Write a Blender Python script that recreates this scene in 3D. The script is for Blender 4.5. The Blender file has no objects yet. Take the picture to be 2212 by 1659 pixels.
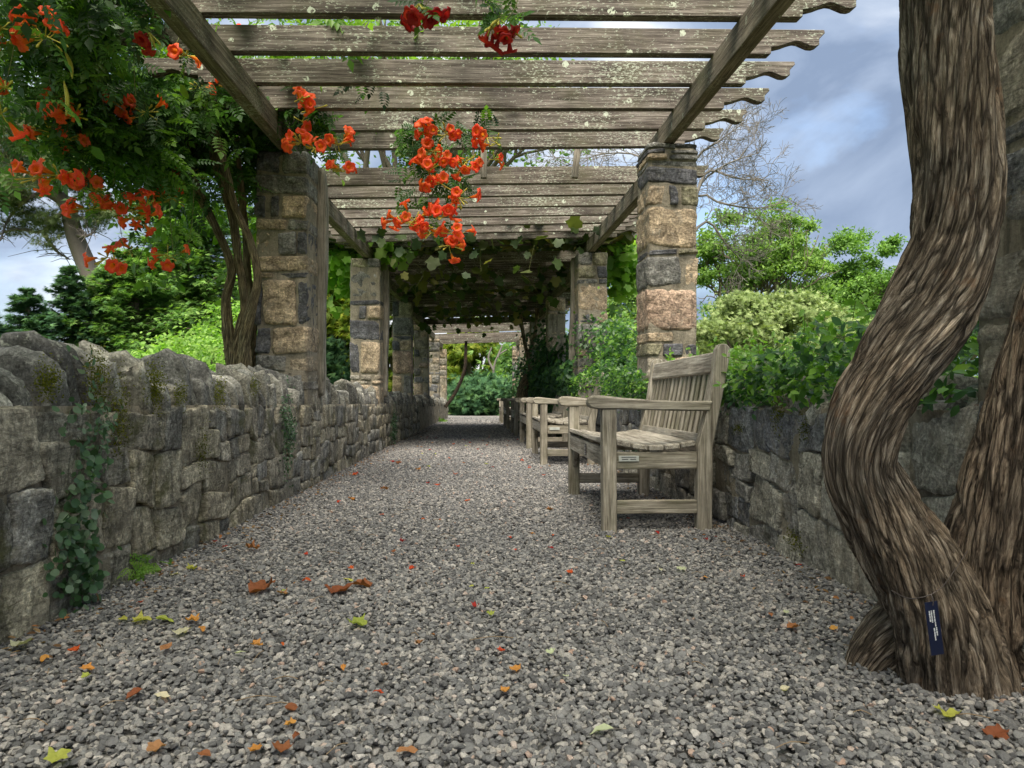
import bpy, bmesh, math, random
import numpy as np
from mathutils import Vector, Matrix, Euler

random.seed(7)
rng = np.random.default_rng(7)
scene = bpy.context.scene
COL = scene.collection
R = math.radians

# ------------------------------------------------------------------ camera
FPX = 1597.0                                  # focal length on a 2212 px wide picture
cam_d = bpy.data.cameras.new('camera')
cam = bpy.data.objects.new('camera', cam_d)
COL.objects.link(cam)
cam.location = (0, 0, .62)
cam.rotation_euler = (R(90 - .77), 0, R(-2.51))
cam_d.sensor_width = 36.0
cam_d.lens = 36.0 * FPX / 2212.0
cam_d.clip_start = .05
cam_d.clip_end = 3000
scene.camera = cam

# ------------------------------------------------------------------ sun, sky, exposure
SUN_EL, SUN_AZ = 62.0, 186.0                  # azimuth from +Y towards +X, degrees
sd = bpy.data.lights.new('sun', 'SUN')
sd.energy = 4.2
sd.angle = R(42)
sd.color = (1.0, .93, .82)
sun = bpy.data.objects.new('sun', sd)
COL.objects.link(sun)
_az, _el = R(SUN_AZ), R(SUN_EL)
_to_sun = Vector((math.sin(_az) * math.cos(_el), math.cos(_az) * math.cos(_el), math.sin(_el)))
sun.rotation_euler = _to_sun.to_track_quat('Z', 'Y').to_euler()

world = bpy.data.worlds.new('World')
scene.world = world
world.use_nodes = True
wn = world.node_tree
wn.nodes.clear()


def wnode(t, **kw):
    n = wn.nodes.new(t)
    for k, v in kw.items():
        setattr(n, k, v)
    return n


w_out = wnode('ShaderNodeOutputWorld')
w_bg = wnode('ShaderNodeBackground')
w_bg.inputs['Strength'].default_value = .12
w_sky = wnode('ShaderNodeTexSky', sky_type='NISHITA', sun_disc=False, sun_elevation=R(SUN_EL),
              sun_rotation=R(SUN_AZ), air_density=1.0, dust_density=1.5, ozone_density=1.5)
w_tc = wnode('ShaderNodeTexCoord')
w_map = wnode('ShaderNodeMapping')
w_map.inputs['Scale'].default_value = (1.0, 1.0, 1.7)
w_map.inputs['Location'].default_value = (3.1, .7, 1.9)
wn.links.new(w_tc.outputs['Generated'], w_map.inputs['Vector'])


def wnoise(scale, detail, rough, dist=0.0):
    n = wnode('ShaderNodeTexNoise')
    n.inputs['Scale'].default_value = scale
    n.inputs['Detail'].default_value = detail
    n.inputs['Roughness'].default_value = rough
    n.inputs['Distortion'].default_value = dist
    wn.links.new(w_map.outputs[0], n.inputs['Vector'])
    return n


def wramp(src, stops):
    r = wnode('ShaderNodeValToRGB')
    e = r.color_ramp.elements
    while len(e) < len(stops):
        e.new(.5)
    for i, (p, c) in enumerate(stops):
        e[i].position = p
        e[i].color = (c[0], c[1], c[2], 1) if hasattr(c, '__len__') else (c, c, c, 1)
    wn.links.new(src, r.inputs[0])
    return r


n1 = wnoise(2.3, 8, .52, .35)
n2 = wnoise(3.4, 9, .5, .5)
cover = wramp(n1.outputs[0], [(.30, 0), (.46, 1)])                # little blue shows through
SK = .52 / .12
cl = wramp(n2.outputs[0], [(.38, (.22, .29, .42)), (.46, (.33, .41, .55)), (.52, (.48, .55, .67)), (.58, (.74, .79, .86)), (.66, (1.05, 1.05, 1.05))])
clm = wnode('ShaderNodeMix', data_type='RGBA', blend_type='MULTIPLY')
clm.inputs[0].default_value = 1
clm.inputs[7].default_value = (SK, SK, SK, 1)
wn.links.new(cl.outputs[0], clm.inputs[6])
skm = wnode('ShaderNodeMix', data_type='RGBA')
wn.links.new(cover.outputs[0], skm.inputs[0])
wn.links.new(w_sky.outputs[0], skm.inputs[6])
wn.links.new(clm.outputs[2], skm.inputs[7])
wn.links.new(skm.outputs[2], w_bg.inputs['Color'])
wn.links.new(w_bg.outputs[0], w_out.inputs[0])

vs = scene.view_settings
vs.view_transform = 'Standard'
vs.look = 'None'
vs.exposure = 1.40
vs.gamma = 1
vs.use_curve_mapping = False
scene.render.engine = 'CYCLES'
scene.cycles.max_bounces = 8
scene.cycles.transparent_max_bounces = 8

# ------------------------------------------------------------------ placing helpers
CM = cam.rotation_euler.to_matrix()
CL = Vector(cam.location)


def ray(x, y):
    return CM @ Vector(((x - 1106) / FPX, -(y - 829.5) / FPX, -1))


def at(x, y, Y):
    """the point at distance Y down the path that stands at this place of the picture"""
    d = ray(x, y)
    return CL + d * (Y / d.y)


def G(Y):
    """height of the ground: the path falls gently away"""
    return -.0338 * Y if Y < 40 else -1.352


def on_path(x, y, h=.012):
    d = ray(x, y)
    t = (.62 - h) / (-d.z - .0338 * d.y)
    return CL + d * t


# ------------------------------------------------------------------ noise
def _hash(i, j, k, s):
    h = (i.astype(np.uint32) * np.uint32(374761393) + j.astype(np.uint32) * np.uint32(668265263)
         + k.astype(np.uint32) * np.uint32(2246822519) + np.uint32((s * 3266489917) & 0xffffffff))
    h = (h ^ (h >> np.uint32(13))) * np.uint32(1274126177)
    h = h ^ (h >> np.uint32(16))
    return (h & np.uint32(0xffffff)).astype(np.float64) / 0xffffff


def vnoise(P, s=0):
    P = np.asarray(P, float)
    I = np.floor(P).astype(np.int64)
    f = P - I
    f = f * f * (3 - 2 * f)
    i, j, k = I[:, 0], I[:, 1], I[:, 2]
    r = 0
    for a in (0, 1):
        for b in (0, 1):
            for c in (0, 1):
                w = (f[:, 0] if a else 1 - f[:, 0]) * (f[:, 1] if b else 1 - f[:, 1]) * (f[:, 2] if c else 1 - f[:, 2])
                r = r + w * _hash(i + a, j + b, k + c, s)
    return r


def fbm(P, s=0, o=3):
    P = np.asarray(P, float)
    r, a, t = 0, 1, 0
    for q in range(o):
        r = r + a * vnoise(P * 2 ** q + 17.3 * q, s + q)
        t += a
        a *= .5
    return r / t


# ------------------------------------------------------------------ meshes
def mesh_np(name, V, F, smooth=False, rnd=None, uv=None):
    V = np.ascontiguousarray(V, dtype=np.float32)
    F = np.ascontiguousarray(F, dtype=np.int32)
    me = bpy.data.meshes.new(name)
    nf, k = F.shape
    me.vertices.add(len(V))
    me.vertices.foreach_set('co', V.ravel())
    me.loops.add(nf * k)
    me.loops.foreach_set('vertex_index', F.ravel())
    me.polygons.add(nf)
    me.polygons.foreach_set('loop_start', np.arange(0, nf * k, k, dtype=np.int32))
    if smooth:
        me.polygons.foreach_set('use_smooth', np.ones(nf, bool))
    if rnd is not None:
        a = me.attributes.new('rnd', 'FLOAT', 'POINT')
        a.data.foreach_set('value', np.ascontiguousarray(rnd, dtype=np.float32))
    if uv is not None:
        u = me.uv_layers.new(name='UVMap')
        u.data.foreach_set('uv', np.ascontiguousarray(uv[F.ravel()], dtype=np.float32).ravel())
    me.update(calc_edges=True)
    return me


def obj(name, me, mat, parent=None, loc=None, rot=None):
    o = bpy.data.objects.new(name, me)
    COL.objects.link(o)
    if mat is not None and not me.materials:
        me.materials.append(mat)
    if parent is not None:
        o.parent = parent
    if loc is not None:
        o.location = loc
    if rot is not None:
        o.rotation_euler = rot
    return o


def thing(name, label, cat, loc=(0, 0, 0), rot=None, group=None):
    o = bpy.data.objects.new(name, None)
    COL.objects.link(o)
    o.location = loc
    o.empty_display_size = .1
    if rot is not None:
        o.rotation_euler = rot
    o['label'] = label
    o['category'] = cat
    if group:
        o['group'] = group
    return o


def tag(o, label=None, cat=None, group=None, kind=None):
    if label: o['label'] = label
    if cat: o['category'] = cat
    if group: o['group'] = group
    if kind: o['kind'] = kind
    return o


_cg = {}


def cube_grid(n):
    if n in _cg:
        return _cg[n]
    idx, V, F = {}, [], []

    def vid(p):
        key = tuple(round(c * 1000) for c in p)
        if key not in idx:
            idx[key] = len(V)
            V.append(p)
        return idx[key]
    for ax in range(3):
        for sg in (-1, 1):
            for i in range(n):
                for j in range(n):
                    q = []
                    for (a, b) in ((i, j), (i + 1, j), (i + 1, j + 1), (i, j + 1)):
                        u, v = -1 + 2 * a / n, -1 + 2 * b / n
                        p = [0, 0, 0]
                        p[ax] = sg
                        p[(ax + 1) % 3] = u
                        p[(ax + 2) % 3] = v
                        q.append(vid(tuple(p)))
                    F.append(q if sg > 0 else q[::-1])
    _cg[n] = (np.array(V, float), np.array(F, int))
    return _cg[n]


def rock_verts(size, n=4, k=7, amp=.08, freq=2.2, seed=0, chip=.5):
    """a rough stone block: rounded box with noise and knocked-off facets"""
    P, F = cube_grid(n)
    nk = (np.abs(P) ** k).sum(1) ** (1 / k)
    Q = P / nk[:, None]
    S = np.array(size, float) / 2
    m = S.min()
    N = Q / np.linalg.norm(Q, axis=1)[:, None]
    W = Q * S
    f = fbm(W / max(S.max(), 1e-6) * freq + seed * 7.13, seed, 4) - .5
    ax = np.argmax(np.abs(P), 1)                         # push faces straight out, not from the middle
    N = N * .35
    N[np.arange(len(P)), ax] += .65 * np.sign(P[np.arange(len(P)), ax])
    tr = np.round(f * 9) / 9 * .55 + f * .45             # broken in steps like layered rock
    W = W + N * (tr * 2 * amp * (m + S.max()) * .5)[:, None]
    r = np.random.default_rng(seed + 5)
    for _ in range(5):                                   # knocked-off corners
        d = r.normal(size=3)
        d /= np.linalg.norm(d)
        lim = (np.abs(d) * S).sum() * (1 - chip * r.uniform(.12, .4))
        t = W @ d
        over = np.clip(t - lim, 0, None)
        W = W - over[:, None] * d
    return W, F


def bevel_box(name, sx, sy, sz, mat, parent=None, loc=(0, 0, 0), rot=None, b=.004):
    bm = bmesh.new()
    bmesh.ops.create_cube(bm, size=1)
    for v in bm.verts:
        v.co = Vector((v.co.x * sx, v.co.y * sy, v.co.z * sz))
    if b:
        bmesh.ops.bevel(bm, geom=bm.edges[:], offset=b, segments=1, affect='EDGES')
    me = bpy.data.meshes.new(name)
    bm.to_mesh(me)
    bm.free()
    return obj(name, me, mat, parent, loc, rot)


def prism(name, prof, axis, t, mat, parent=None, loc=(0, 0, 0), rot=None, b=0.0):
    """extrude a closed outline (a, b) by thickness t along axis 'x' or 'y'"""
    bm = bmesh.new()
    vs0 = []
    for s in (-1, 1):
        row = []
        for (a, c) in prof:
            co = (a, s * t / 2, c) if axis == 'y' else (s * t / 2, a, c)
            row.append(bm.verts.new(co))
        vs0.append(row)
    n = len(prof)
    bm.faces.new(vs0[0])
    bm.faces.new(vs0[1][::-1])
    for i in range(n):
        bm.faces.new([vs0[0][i], vs0[1][i], vs0[1][(i + 1) % n], vs0[0][(i + 1) % n]])
    bmesh.ops.recalc_face_normals(bm, faces=bm.faces[:])
    if b:
        bmesh.ops.bevel(bm, geom=bm.edges[:], offset=b, segments=1, affect='EDGES', clamp_overlap=True)
    me = bpy.data.meshes.new(name)
    bm.to_mesh(me)
    bm.free()
    return obj(name, me, mat, parent, loc, rot) if mat is not None else me


class Tubes:
    def __init__(s):
        s.V, s.F, s.n = [], [], 0

    def add(s, pts, rad, k=5):
        pts = np.array([tuple(p) for p in pts], float)
        m = len(pts)
        rad = np.broadcast_to(np.array(rad, float), (m,)) if np.ndim(rad) == 0 else np.array(rad, float)
        t = np.gradient(pts, axis=0)
        t /= np.linalg.norm(t, axis=1)[:, None] + 1e-9
        ref = np.array((0, 0, 1.0)) if abs(t[:, 2]).mean() < .8 else np.array((1.0, 0, 0))
        a = np.cross(t, ref)
        a /= np.linalg.norm(a, axis=1)[:, None] + 1e-9
        b = np.cross(t, a)
        th = np.arange(k) / k * 2 * math.pi
        ring = pts[:, None] + rad[:, None, None] * (np.cos(th)[None, :, None] * a[:, None] + np.sin(th)[None, :, None] * b[:, None])
        s.V.append(ring.reshape(-1, 3))
        i = np.arange(m - 1)[:, None] * k
        j = np.arange(k)[None]
        j2 = (j + 1) % k
        q = np.stack([i + j, i + j2, i + k + j2, i + k + j], -1).reshape(-1, 4)
        s.F.append(q + s.n)
        s.n += m * k

    def build(s, name, mat, parent=None, smooth=True):
        return obj(name, mesh_np(name, np.concatenate(s.V), np.concatenate(s.F), smooth), mat, parent)


def spline(P, n):
    """Catmull-Rom through the points"""
    P = np.array([tuple(p) for p in P], float)
    Q = np.vstack([2 * P[0] - P[1], P, 2 * P[-1] - P[-2]])
    m = len(P) - 1
    out = []
    for u in np.linspace(0, m - 1e-9, n):
        i = int(u)
        t = u - i
        a, b, c, d = Q[i], Q[i + 1], Q[i + 2], Q[i + 3]
        out.append(.5 * ((2 * b) + (-a + c) * t + (2 * a - 5 * b + 4 * c - d) * t * t + (-a + 3 * b - 3 * c + d) * t ** 3))
    return np.array(out)


# ------------------------------------------------------------------ leaves
def _t(V, F):
    return np.array(V, float), np.array(F, int)


T_OVAL = _t([(0, 0, 0), (-.24, .33, .05), (0, .36, 0), (.24, .33, .05), (-.2, .68, .03), (0, .7, -.02), (.2, .68, .03), (0, 1, -.09)],
            [(0, 2, 1), (0, 3, 2), (1, 2, 5), (1, 5, 4), (2, 3, 6), (2, 6, 5), (4, 5, 7), (5, 6, 7)])
T_DIA = _t([(0, 0, 0), (-.25, .45, .06), (.25, .45, .06), (0, 1, -.05)], [(0, 3, 1), (0, 2, 3)])
_o = [(0, .02), (-.3, -.12), (-.42, .2), (-.62, .42), (-.34, .55), (-.3, .82), (0, 1.05), (.3, .82), (.34, .55), (.62, .42), (.42, .2), (.3, -.12)]
T_LOBE = _t([(0, .4, -.04)] + [(a, b, .05 * math.sin(5 * a) - .12 * a * a) for a, b in _o],
            [(0, 1 + (i + 1) % 12, 1 + i) for i in range(12)])
_h = [(0, 0), (-.38, .15), (-.5, .5), (-.3, .85), (0, 1.02), (.3, .85), (.5, .5), (.38, .15)]
T_ROUND = _t([(0, .5, -.05)] + [(a, b, -.15 * a * a) for a, b in _h], [(0, 1 + (i + 1) % 8, 1 + i) for i in range(8)])


def _pinnate():
    V, F = [], []
    for i in range(5):
        y = .12 + .17 * i
        z = -.10 * (i / 4) ** 2
        L = .34 * (1 - .12 * abs(i - 1.5))
        for sx in (-1, 1):
            b = len(V)
            V += [(0, y, z), (sx * L * .35, y + L * .42, z + .03), (sx * L * .62, y - L * .06, z + .02), (sx * L, y + L * .42, z - .06)]
            F += [(b, b + 2, b + 3), (b, b + 3, b + 1)] if sx > 0 else [(b, b + 3, b + 2), (b, b + 1, b + 3)]
    b = len(V)
    V += [(0, .86, -.1), (-.12, 1.02, -.11), (.12, 1.02, -.11), (0, 1.28, -.2)]
    F += [(b, b + 3, b + 1), (b, b + 2, b + 3)]
    b = len(V)
    V += [(-.012, 0, 0), (.012, 0, 0), (0, .9, -.1)]
    F += [(b, b + 1, b + 2)]
    return _t(V, F)


T_PIN = _pinnate()


def _spray(n=7, spread=1.1, w=.05):
    V, F = [], []
    for i in range(n):
        a = (i / (n - 1) - .5) * spread * 2
        L = 1 - .25 * abs(a)
        dx, dy = math.sin(a), math.cos(a)
        b = len(V)
        V += [(-dy * w, dx * w, 0), (dy * w, -dx * w, 0), (dx * L, dy * L, .12 * math.sin(i * 2.3))]
        F += [(b, b + 1, b + 2)]
    return _t(V, F)


T_SPRAY = _spray(6, .7, .09)
T_NEED = _spray(9, 1.5, .03)


def leaf_arrays(T, P, size, bias=(0, 0, 1), spread=.7, direction=None, dspread=1.0, seed=0):
    tv, tf = T
    r = np.random.default_rng(seed)
    P = np.asarray(P, float)
    n = len(P)
    N = np.asarray(bias, float) + r.normal(size=(n, 3)) * spread
    N /= np.linalg.norm(N, axis=1)[:, None] + 1e-9
    D = r.normal(size=(n, 3)) * dspread
    if direction is not None:
        D = D + np.asarray(direction, float)
    D -= N * (D * N).sum(1)[:, None]
    D /= np.linalg.norm(D, axis=1)[:, None] + 1e-9
    X = np.cross(D, N)
    s = np.asarray(size, float)
    s = np.broadcast_to(s, (n,)) * r.uniform(.6, 1.25, n)
    L = tv[None, :, 0:1] * X[:, None] + tv[None, :, 1:2] * D[:, None] + tv[None, :, 2:3] * N[:, None]
    V = (P[:, None] + L * s[:, None, None]).reshape(-1, 3)
    F = (tf[None] + (np.arange(n) * len(tv))[:, None, None]).reshape(-1, 3)
    rn = np.repeat(r.random(n), len(tv))
    return V, F, rn


def leaves(name, T, P, size, mat, parent=None, **kw):
    V, F, rn = leaf_arrays(T, P, size, **kw)
    return obj(name, mesh_np(name, V, F, False, rn), mat, parent)


def leaf_parts(parent, T, P, size, mat, name='leaf', bias=(0, 0, 1), spread=.7, direction=(0, 0, 0), seed=0, variants=5):
    """single leaves that can be picked apart, each its own object"""
    r = np.random.default_rng(seed)
    ms = []
    for q in range(variants):
        V, F, _ = leaf_arrays(T, [(0, 0, 0)], 1, bias=(0, 0, 1), spread=0, direction=(0, 1, 0), dspread=0, seed=q)
        s = 1 / max(1e-6, np.abs(V).max())
        V = V * s
        V[:, 2] += .12 * np.sin(V[:, 0] * 3 + q) * V[:, 1]
        me = mesh_np(name, V, F, False, np.full(len(V), (q + .5) / variants))
        me.materials.append(mat)
        ms.append(me)
    for i, p in enumerate(P):
        N = Vector(bias) + Vector(r.normal(size=3) * spread)
        N.normalize()
        D = Vector(direction) + Vector(r.normal(size=3) * .6)
        D = (D - N * D.dot(N)).normalized()
        X = D.cross(N)
        M = Matrix((X, D, N)).transposed().to_4x4()
        o = bpy.data.objects.new(name, ms[i % variants])
        COL.objects.link(o)
        o.parent = parent
        s = size * r.uniform(.7, 1.2)
        o.matrix_basis = Matrix.Translation(Vector(p)) @ M @ Matrix.Diagonal((s, s, s, 1))


def blob_points(n, c, rad, clumps=0, csize=.25, shell=.0, seed=0, flat=1.0, keep=None):
    """points in an ellipsoid; with clumps they gather round centres and leave gaps"""
    r = np.random.default_rng(seed)
    c = np.array(tuple(c), float)
    rad = np.array(rad, float)

    def ball(m, lo):
        d = r.normal(size=(m, 3))
        d /= np.linalg.norm(d, axis=1)[:, None]
        return d * (lo + (1 - lo) * r.random(m) ** (1 / 3))[:, None]
    if clumps:
        C = ball(clumps, shell) * rad
        i = r.integers(0, clumps, n)
        P = C[i] + r.normal(size=(n, 3)) * (csize * rad.mean()) * np.array((1, 1, flat)) * (.5 + r.random(clumps)[i])[:, None]
    else:
        P = ball(n, shell) * rad
    return P + c

# ------------------------------------------------------------------ materials
class MT:
    def __init__(s, name):
        s.m = bpy.data.materials.new(name)
        s.m.use_nodes = True
        s.t = s.m.node_tree
        s.t.nodes.clear()
        s.out = s.n('ShaderNodeOutputMaterial')
        s.p = s.n('ShaderNodeBsdfPrincipled')
        s.l(s.p.outputs[0], s.out.inputs[0])
        s.tc = s.n('ShaderNodeTexCoord')
        s.oi = s.n('ShaderNodeObjectInfo')

    def n(s, t, **kw):
        x = s.t.nodes.new(t)
        for k, v in kw.items():
            setattr(x, k, v)
        return x

    def l(s, a, b):
        s.t.links.new(a, b)

    def coord(s, scale=(1, 1, 1), src='Object', offs=False):
        mp = s.n('ShaderNodeMapping')
        mp.inputs['Scale'].default_value = scale
        if src == 'World':
            g = s.n('ShaderNodeNewGeometry')
            s.l(g.outputs['Position'], mp.inputs['Vector'])
        else:
            s.l(s.tc.outputs[src], mp.inputs['Vector'])
        if offs:
            a = s.n('ShaderNodeVectorMath', operation='SCALE')
            a.inputs[0].default_value = (13.7, 7.1, 9.3)
            s.l(s.oi.outputs['Random'], a.inputs['Scale'])
            s.l(a.outputs[0], mp.inputs['Location'])
        return mp.outputs[0]

    def noise(s, vec, scale=5, detail=6, rough=.6, dist=0, out=0):
        x = s.n('ShaderNodeTexNoise')
        x.inputs['Scale'].default_value = scale
        x.inputs['Detail'].default_value = detail
        x.inputs['Roughness'].default_value = rough
        x.inputs['Distortion'].default_value = dist
        s.l(vec, x.inputs['Vector'])
        return x.outputs[out]

    def voro(s, vec, scale=5, feature='F1', out='Distance', rnd=1):
        x = s.n('ShaderNodeTexVoronoi', feature=feature)
        x.inputs['Scale'].default_value = scale
        x.inputs['Randomness'].default_value = rnd
        s.l(vec, x.inputs['Vector'])
        return x.outputs[out]

    def ramp(s, src, stops, interp='LINEAR'):
        r = s.n('ShaderNodeValToRGB')
        r.color_ramp.interpolation = interp
        e = r.color_ramp.elements
        while len(e) < len(stops):
            e.new(.5)
        for i, (p, c) in enumerate(stops):
            e[i].position = p
            e[i].color = (c[0], c[1], c[2], 1) if hasattr(c, '__len__') else (c, c, c, 1)
        s.l(src, r.inputs[0])
        return r.outputs[0]

    def mix(s, f, a, b, bt='MIX'):
        x = s.n('ShaderNodeMix', data_type='RGBA', blend_type=bt)
        for sock, v in ((x.inputs[0], f), (x.inputs[6], a), (x.inputs[7], b)):
            if hasattr(v, 'is_linked') or hasattr(v, 'links'):
                s.l(v, sock)
            elif hasattr(v, '__len__'):
                sock.default_value = (v[0], v[1], v[2], 1)
            else:
                sock.default_value = v
        return x.outputs[2]

    def math(s, op, a, b=0.0, clamp=False):
        x = s.n('ShaderNodeMath', operation=op, use_clamp=clamp)
        for i, v in enumerate((a, b)):
            if hasattr(v, 'links'):
                s.l(v, x.inputs[i])
            else:
                x.inputs[i].default_value = v
        return x.outputs[0]

    def attr(s, name, kind='GEOMETRY', out='Fac'):
        x = s.n('ShaderNodeAttribute', attribute_name=name, attribute_type=kind)
        return x.outputs[out]

    def bump(s, h, strength=.5, dist=.01, normal=None):
        b = s.n('ShaderNodeBump')
        b.inputs['Strength'].default_value = strength
        b.inputs['Distance'].default_value = dist
        s.l(h, b.inputs['Height'])
        if normal is not None:
            s.l(normal, b.inputs['Normal'])
        return b.outputs[0]

    def done(s, col, rough=.85, nor=None, spec=.3):
        for sock, v in ((s.p.inputs['Base Color'], col), (s.p.inputs['Roughness'], rough)):
            if hasattr(v, 'links'):
                s.l(v, sock)
            elif hasattr(v, '__len__'):
                sock.default_value = (v[0], v[1], v[2], 1)
            else:
                sock.default_value = v
        s.p.inputs['Specular IOR Level'].default_value = spec
        if nor is not None:
            s.l(nor, s.p.inputs['Normal'])
        return s.m


def stone_mat(name, cols, moss=.0, stain=.5, grain=26, lichen=.5, smear=.5, lay=(5, 5, 26), bd=.014):
    """rough field stone; every stone takes a hue of its own from the list"""
    k = MT(name)
    v = k.coord(src='Object', offs=True)
    w = k.coord(src='World')
    base = k.ramp(k.oi.outputs['Random'], [((i + .0) / len(cols), c) for i, c in enumerate(cols)], 'CONSTANT')
    n1 = k.noise(v, 9, 9, .68, .6)
    n2 = k.noise(v, grain * 3, 6, .75)
    ly = k.noise(k.coord(lay, offs=True), 3, 8, .65, 1.2)       # bedding layers
    c = k.mix(1, base, k.ramp(n1, [(.3, .45), (.5, 1.0), (.7, 1.6)]), 'MULTIPLY')
    c = k.mix(.7, c, k.ramp(ly, [(.3, .6), (.55, 1.05), (.75, 1.3)]), 'MULTIPLY')
    c = k.mix(.85, c, k.ramp(n2, [(.36, .4), (.52, 1.05), (.66, 2.0)]), 'MULTIPLY')
    wv = k.n('ShaderNodeVectorMath', operation='ADD')                  # facets and cracks of broken rock
    sw = k.n('ShaderNodeVectorMath', operation='SCALE')
    sw.inputs['Scale'].default_value = .09
    k.l(k.noise(v, 7, 5, .7, out=1), sw.inputs[0])
    k.l(v, wv.inputs[0])
    k.l(sw.outputs[0], wv.inputs[1])
    fc = k.voro(wv.outputs[0], 17)
    fcol = k.voro(wv.outputs[0], 17, out='Color')
    sf = k.n('ShaderNodeSeparateColor')
    k.l(fcol, sf.inputs[0])
    c = k.mix(.75, c, k.ramp(sf.outputs[0], [(0, .62), (.5, 1.0), (1, 1.42)]), 'MULTIPLY')
    ed = k.voro(wv.outputs[0], 9, 'DISTANCE_TO_EDGE')
    c = k.mix(k.math('MULTIPLY', k.ramp(ed, [(0, 1), (.035, 0)]), k.ramp(k.noise(w, 3.5, 3, .6), [(.45, 0), (.6, .8)])), c, (.05, .045, .038))
    ms = k.noise(w, 5.5, 6, .7, .8)
    c = k.mix(k.ramp(ms, [(.52, 0), (.60, smear)]), c, k.mix(.6, (.34, .30, .23), k.ramp(n2, [(.3, .6), (.65, 1.3)]), 'MULTIPLY'))
    st = k.noise(k.coord((7, 7, 1.3), 'World'), 2.2, 7, .7, .4)         # streaks running down
    c = k.mix(k.math('MULTIPLY', k.ramp(st, [(.5, 0), (.64, 1)]), stain), c, (.06, .055, .042))
    if lichen:
        sp = k.noise(w, 30, 5, .8)
        c = k.mix(k.math('MULTIPLY', k.ramp(sp, [(.585, 0), (.63, 1)]), lichen), c, (.42, .42, .34))
    if moss:
        mo = k.noise(w, 4.2, 7, .72, .5)
        c = k.mix(k.math('MULTIPLY', k.ramp(mo, [(.54, 0), (.66, 1)]), moss), c, (.085, .085, .022))
    h = k.math('ADD', k.math('MULTIPLY', fc, .8), k.math('ADD', k.math('MULTIPLY', ly, .7), k.math('ADD', k.math('MULTIPLY', n1, 1.0), k.math('MULTIPLY', n2, .3))))
    return k.done(c, .9, k.bump(h, 1, bd), .2)


GREYS = [(.34, .305, .235), (.28, .255, .20), (.40, .36, .265), (.23, .22, .19), (.31, .285, .23), (.42, .37, .27), (.29, .28, .25), (.35, .31, .225)]
M_WALL = stone_mat('wall_stone', GREYS, .8, .75)
M_WALLR = stone_mat('wall_stone_right', [(.34, .32, .265), (.22, .22, .215), (.39, .36, .29), (.19, .19, .195), (.36, .335, .27), (.30, .285, .25)], .22, .45)
M_COPE = stone_mat('coping_slate', [(.28, .27, .23), (.17, .165, .145), (.40, .38, .32), (.24, .225, .18), (.13, .125, .115), (.33, .31, .25), (.21, .205, .185)], .12, .12, 30, .8, .0, (3, 34, 4), .005)
M_PIER = stone_mat('pier_stone', [(.36, .29, .20), (.13, .13, .13), (.31, .275, .215), (.19, .185, .165), (.42, .33, .225), (.26, .24, .20), (.37, .275, .205), (.165, .165, .165)], .08, .3, 22, .35, .5, bd=.018)

PIER_C = {'tan': stone_mat('tan_pier_stone', [(.40, .31, .205)], .05, .2, 22, .3, .35), 'pink': stone_mat('pinkish_pier_stone', [(.42, .30, .215)], .05, .2, 22, .3, .25),
          'dark': stone_mat('dark_pier_stone', [(.10, .10, .105)], .05, .1, 22, .3, .15), 'grey': stone_mat('slate_pier_stone', [(.19, .185, .165)], .05, .1, 22, .3, .2),
          'green': stone_mat('ochre_pier_stone', [(.24, .22, .14)], .2, .2, 22, .5, .3)}


def mortar_mat():
    k = MT('mortar')
    w = k.coord(src='World')
    n1 = k.noise(w, 7, 9, .7)
    n2 = k.noise(w, 90, 5, .8)
    c = k.ramp(n1, [(.3, (.19, .165, .12)), (.5, (.33, .29, .215)), (.72, (.45, .39, .30))])
    c = k.mix(.6, c, k.ramp(n2, [(.3, .5), (.62, 1.2)]), 'MULTIPLY')
    st = k.noise(k.coord((7, 7, 1.2), 'World'), 2.2, 7, .7, .4)
    c = k.mix(k.ramp(st, [(.5, 0), (.66, .75)]), c, (.07, .063, .048))
    mo = k.noise(w, 4.2, 7, .72, .5)
    c = k.mix(k.ramp(mo, [(.56, 0), (.68, .5)]), c, (.08, .08, .022))
    return k.done(c, .95, k.bump(k.math('ADD', n1, k.math('MULTIPLY', n2, .4)), 1, .03), .1)


M_MORTAR = mortar_mat()


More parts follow.
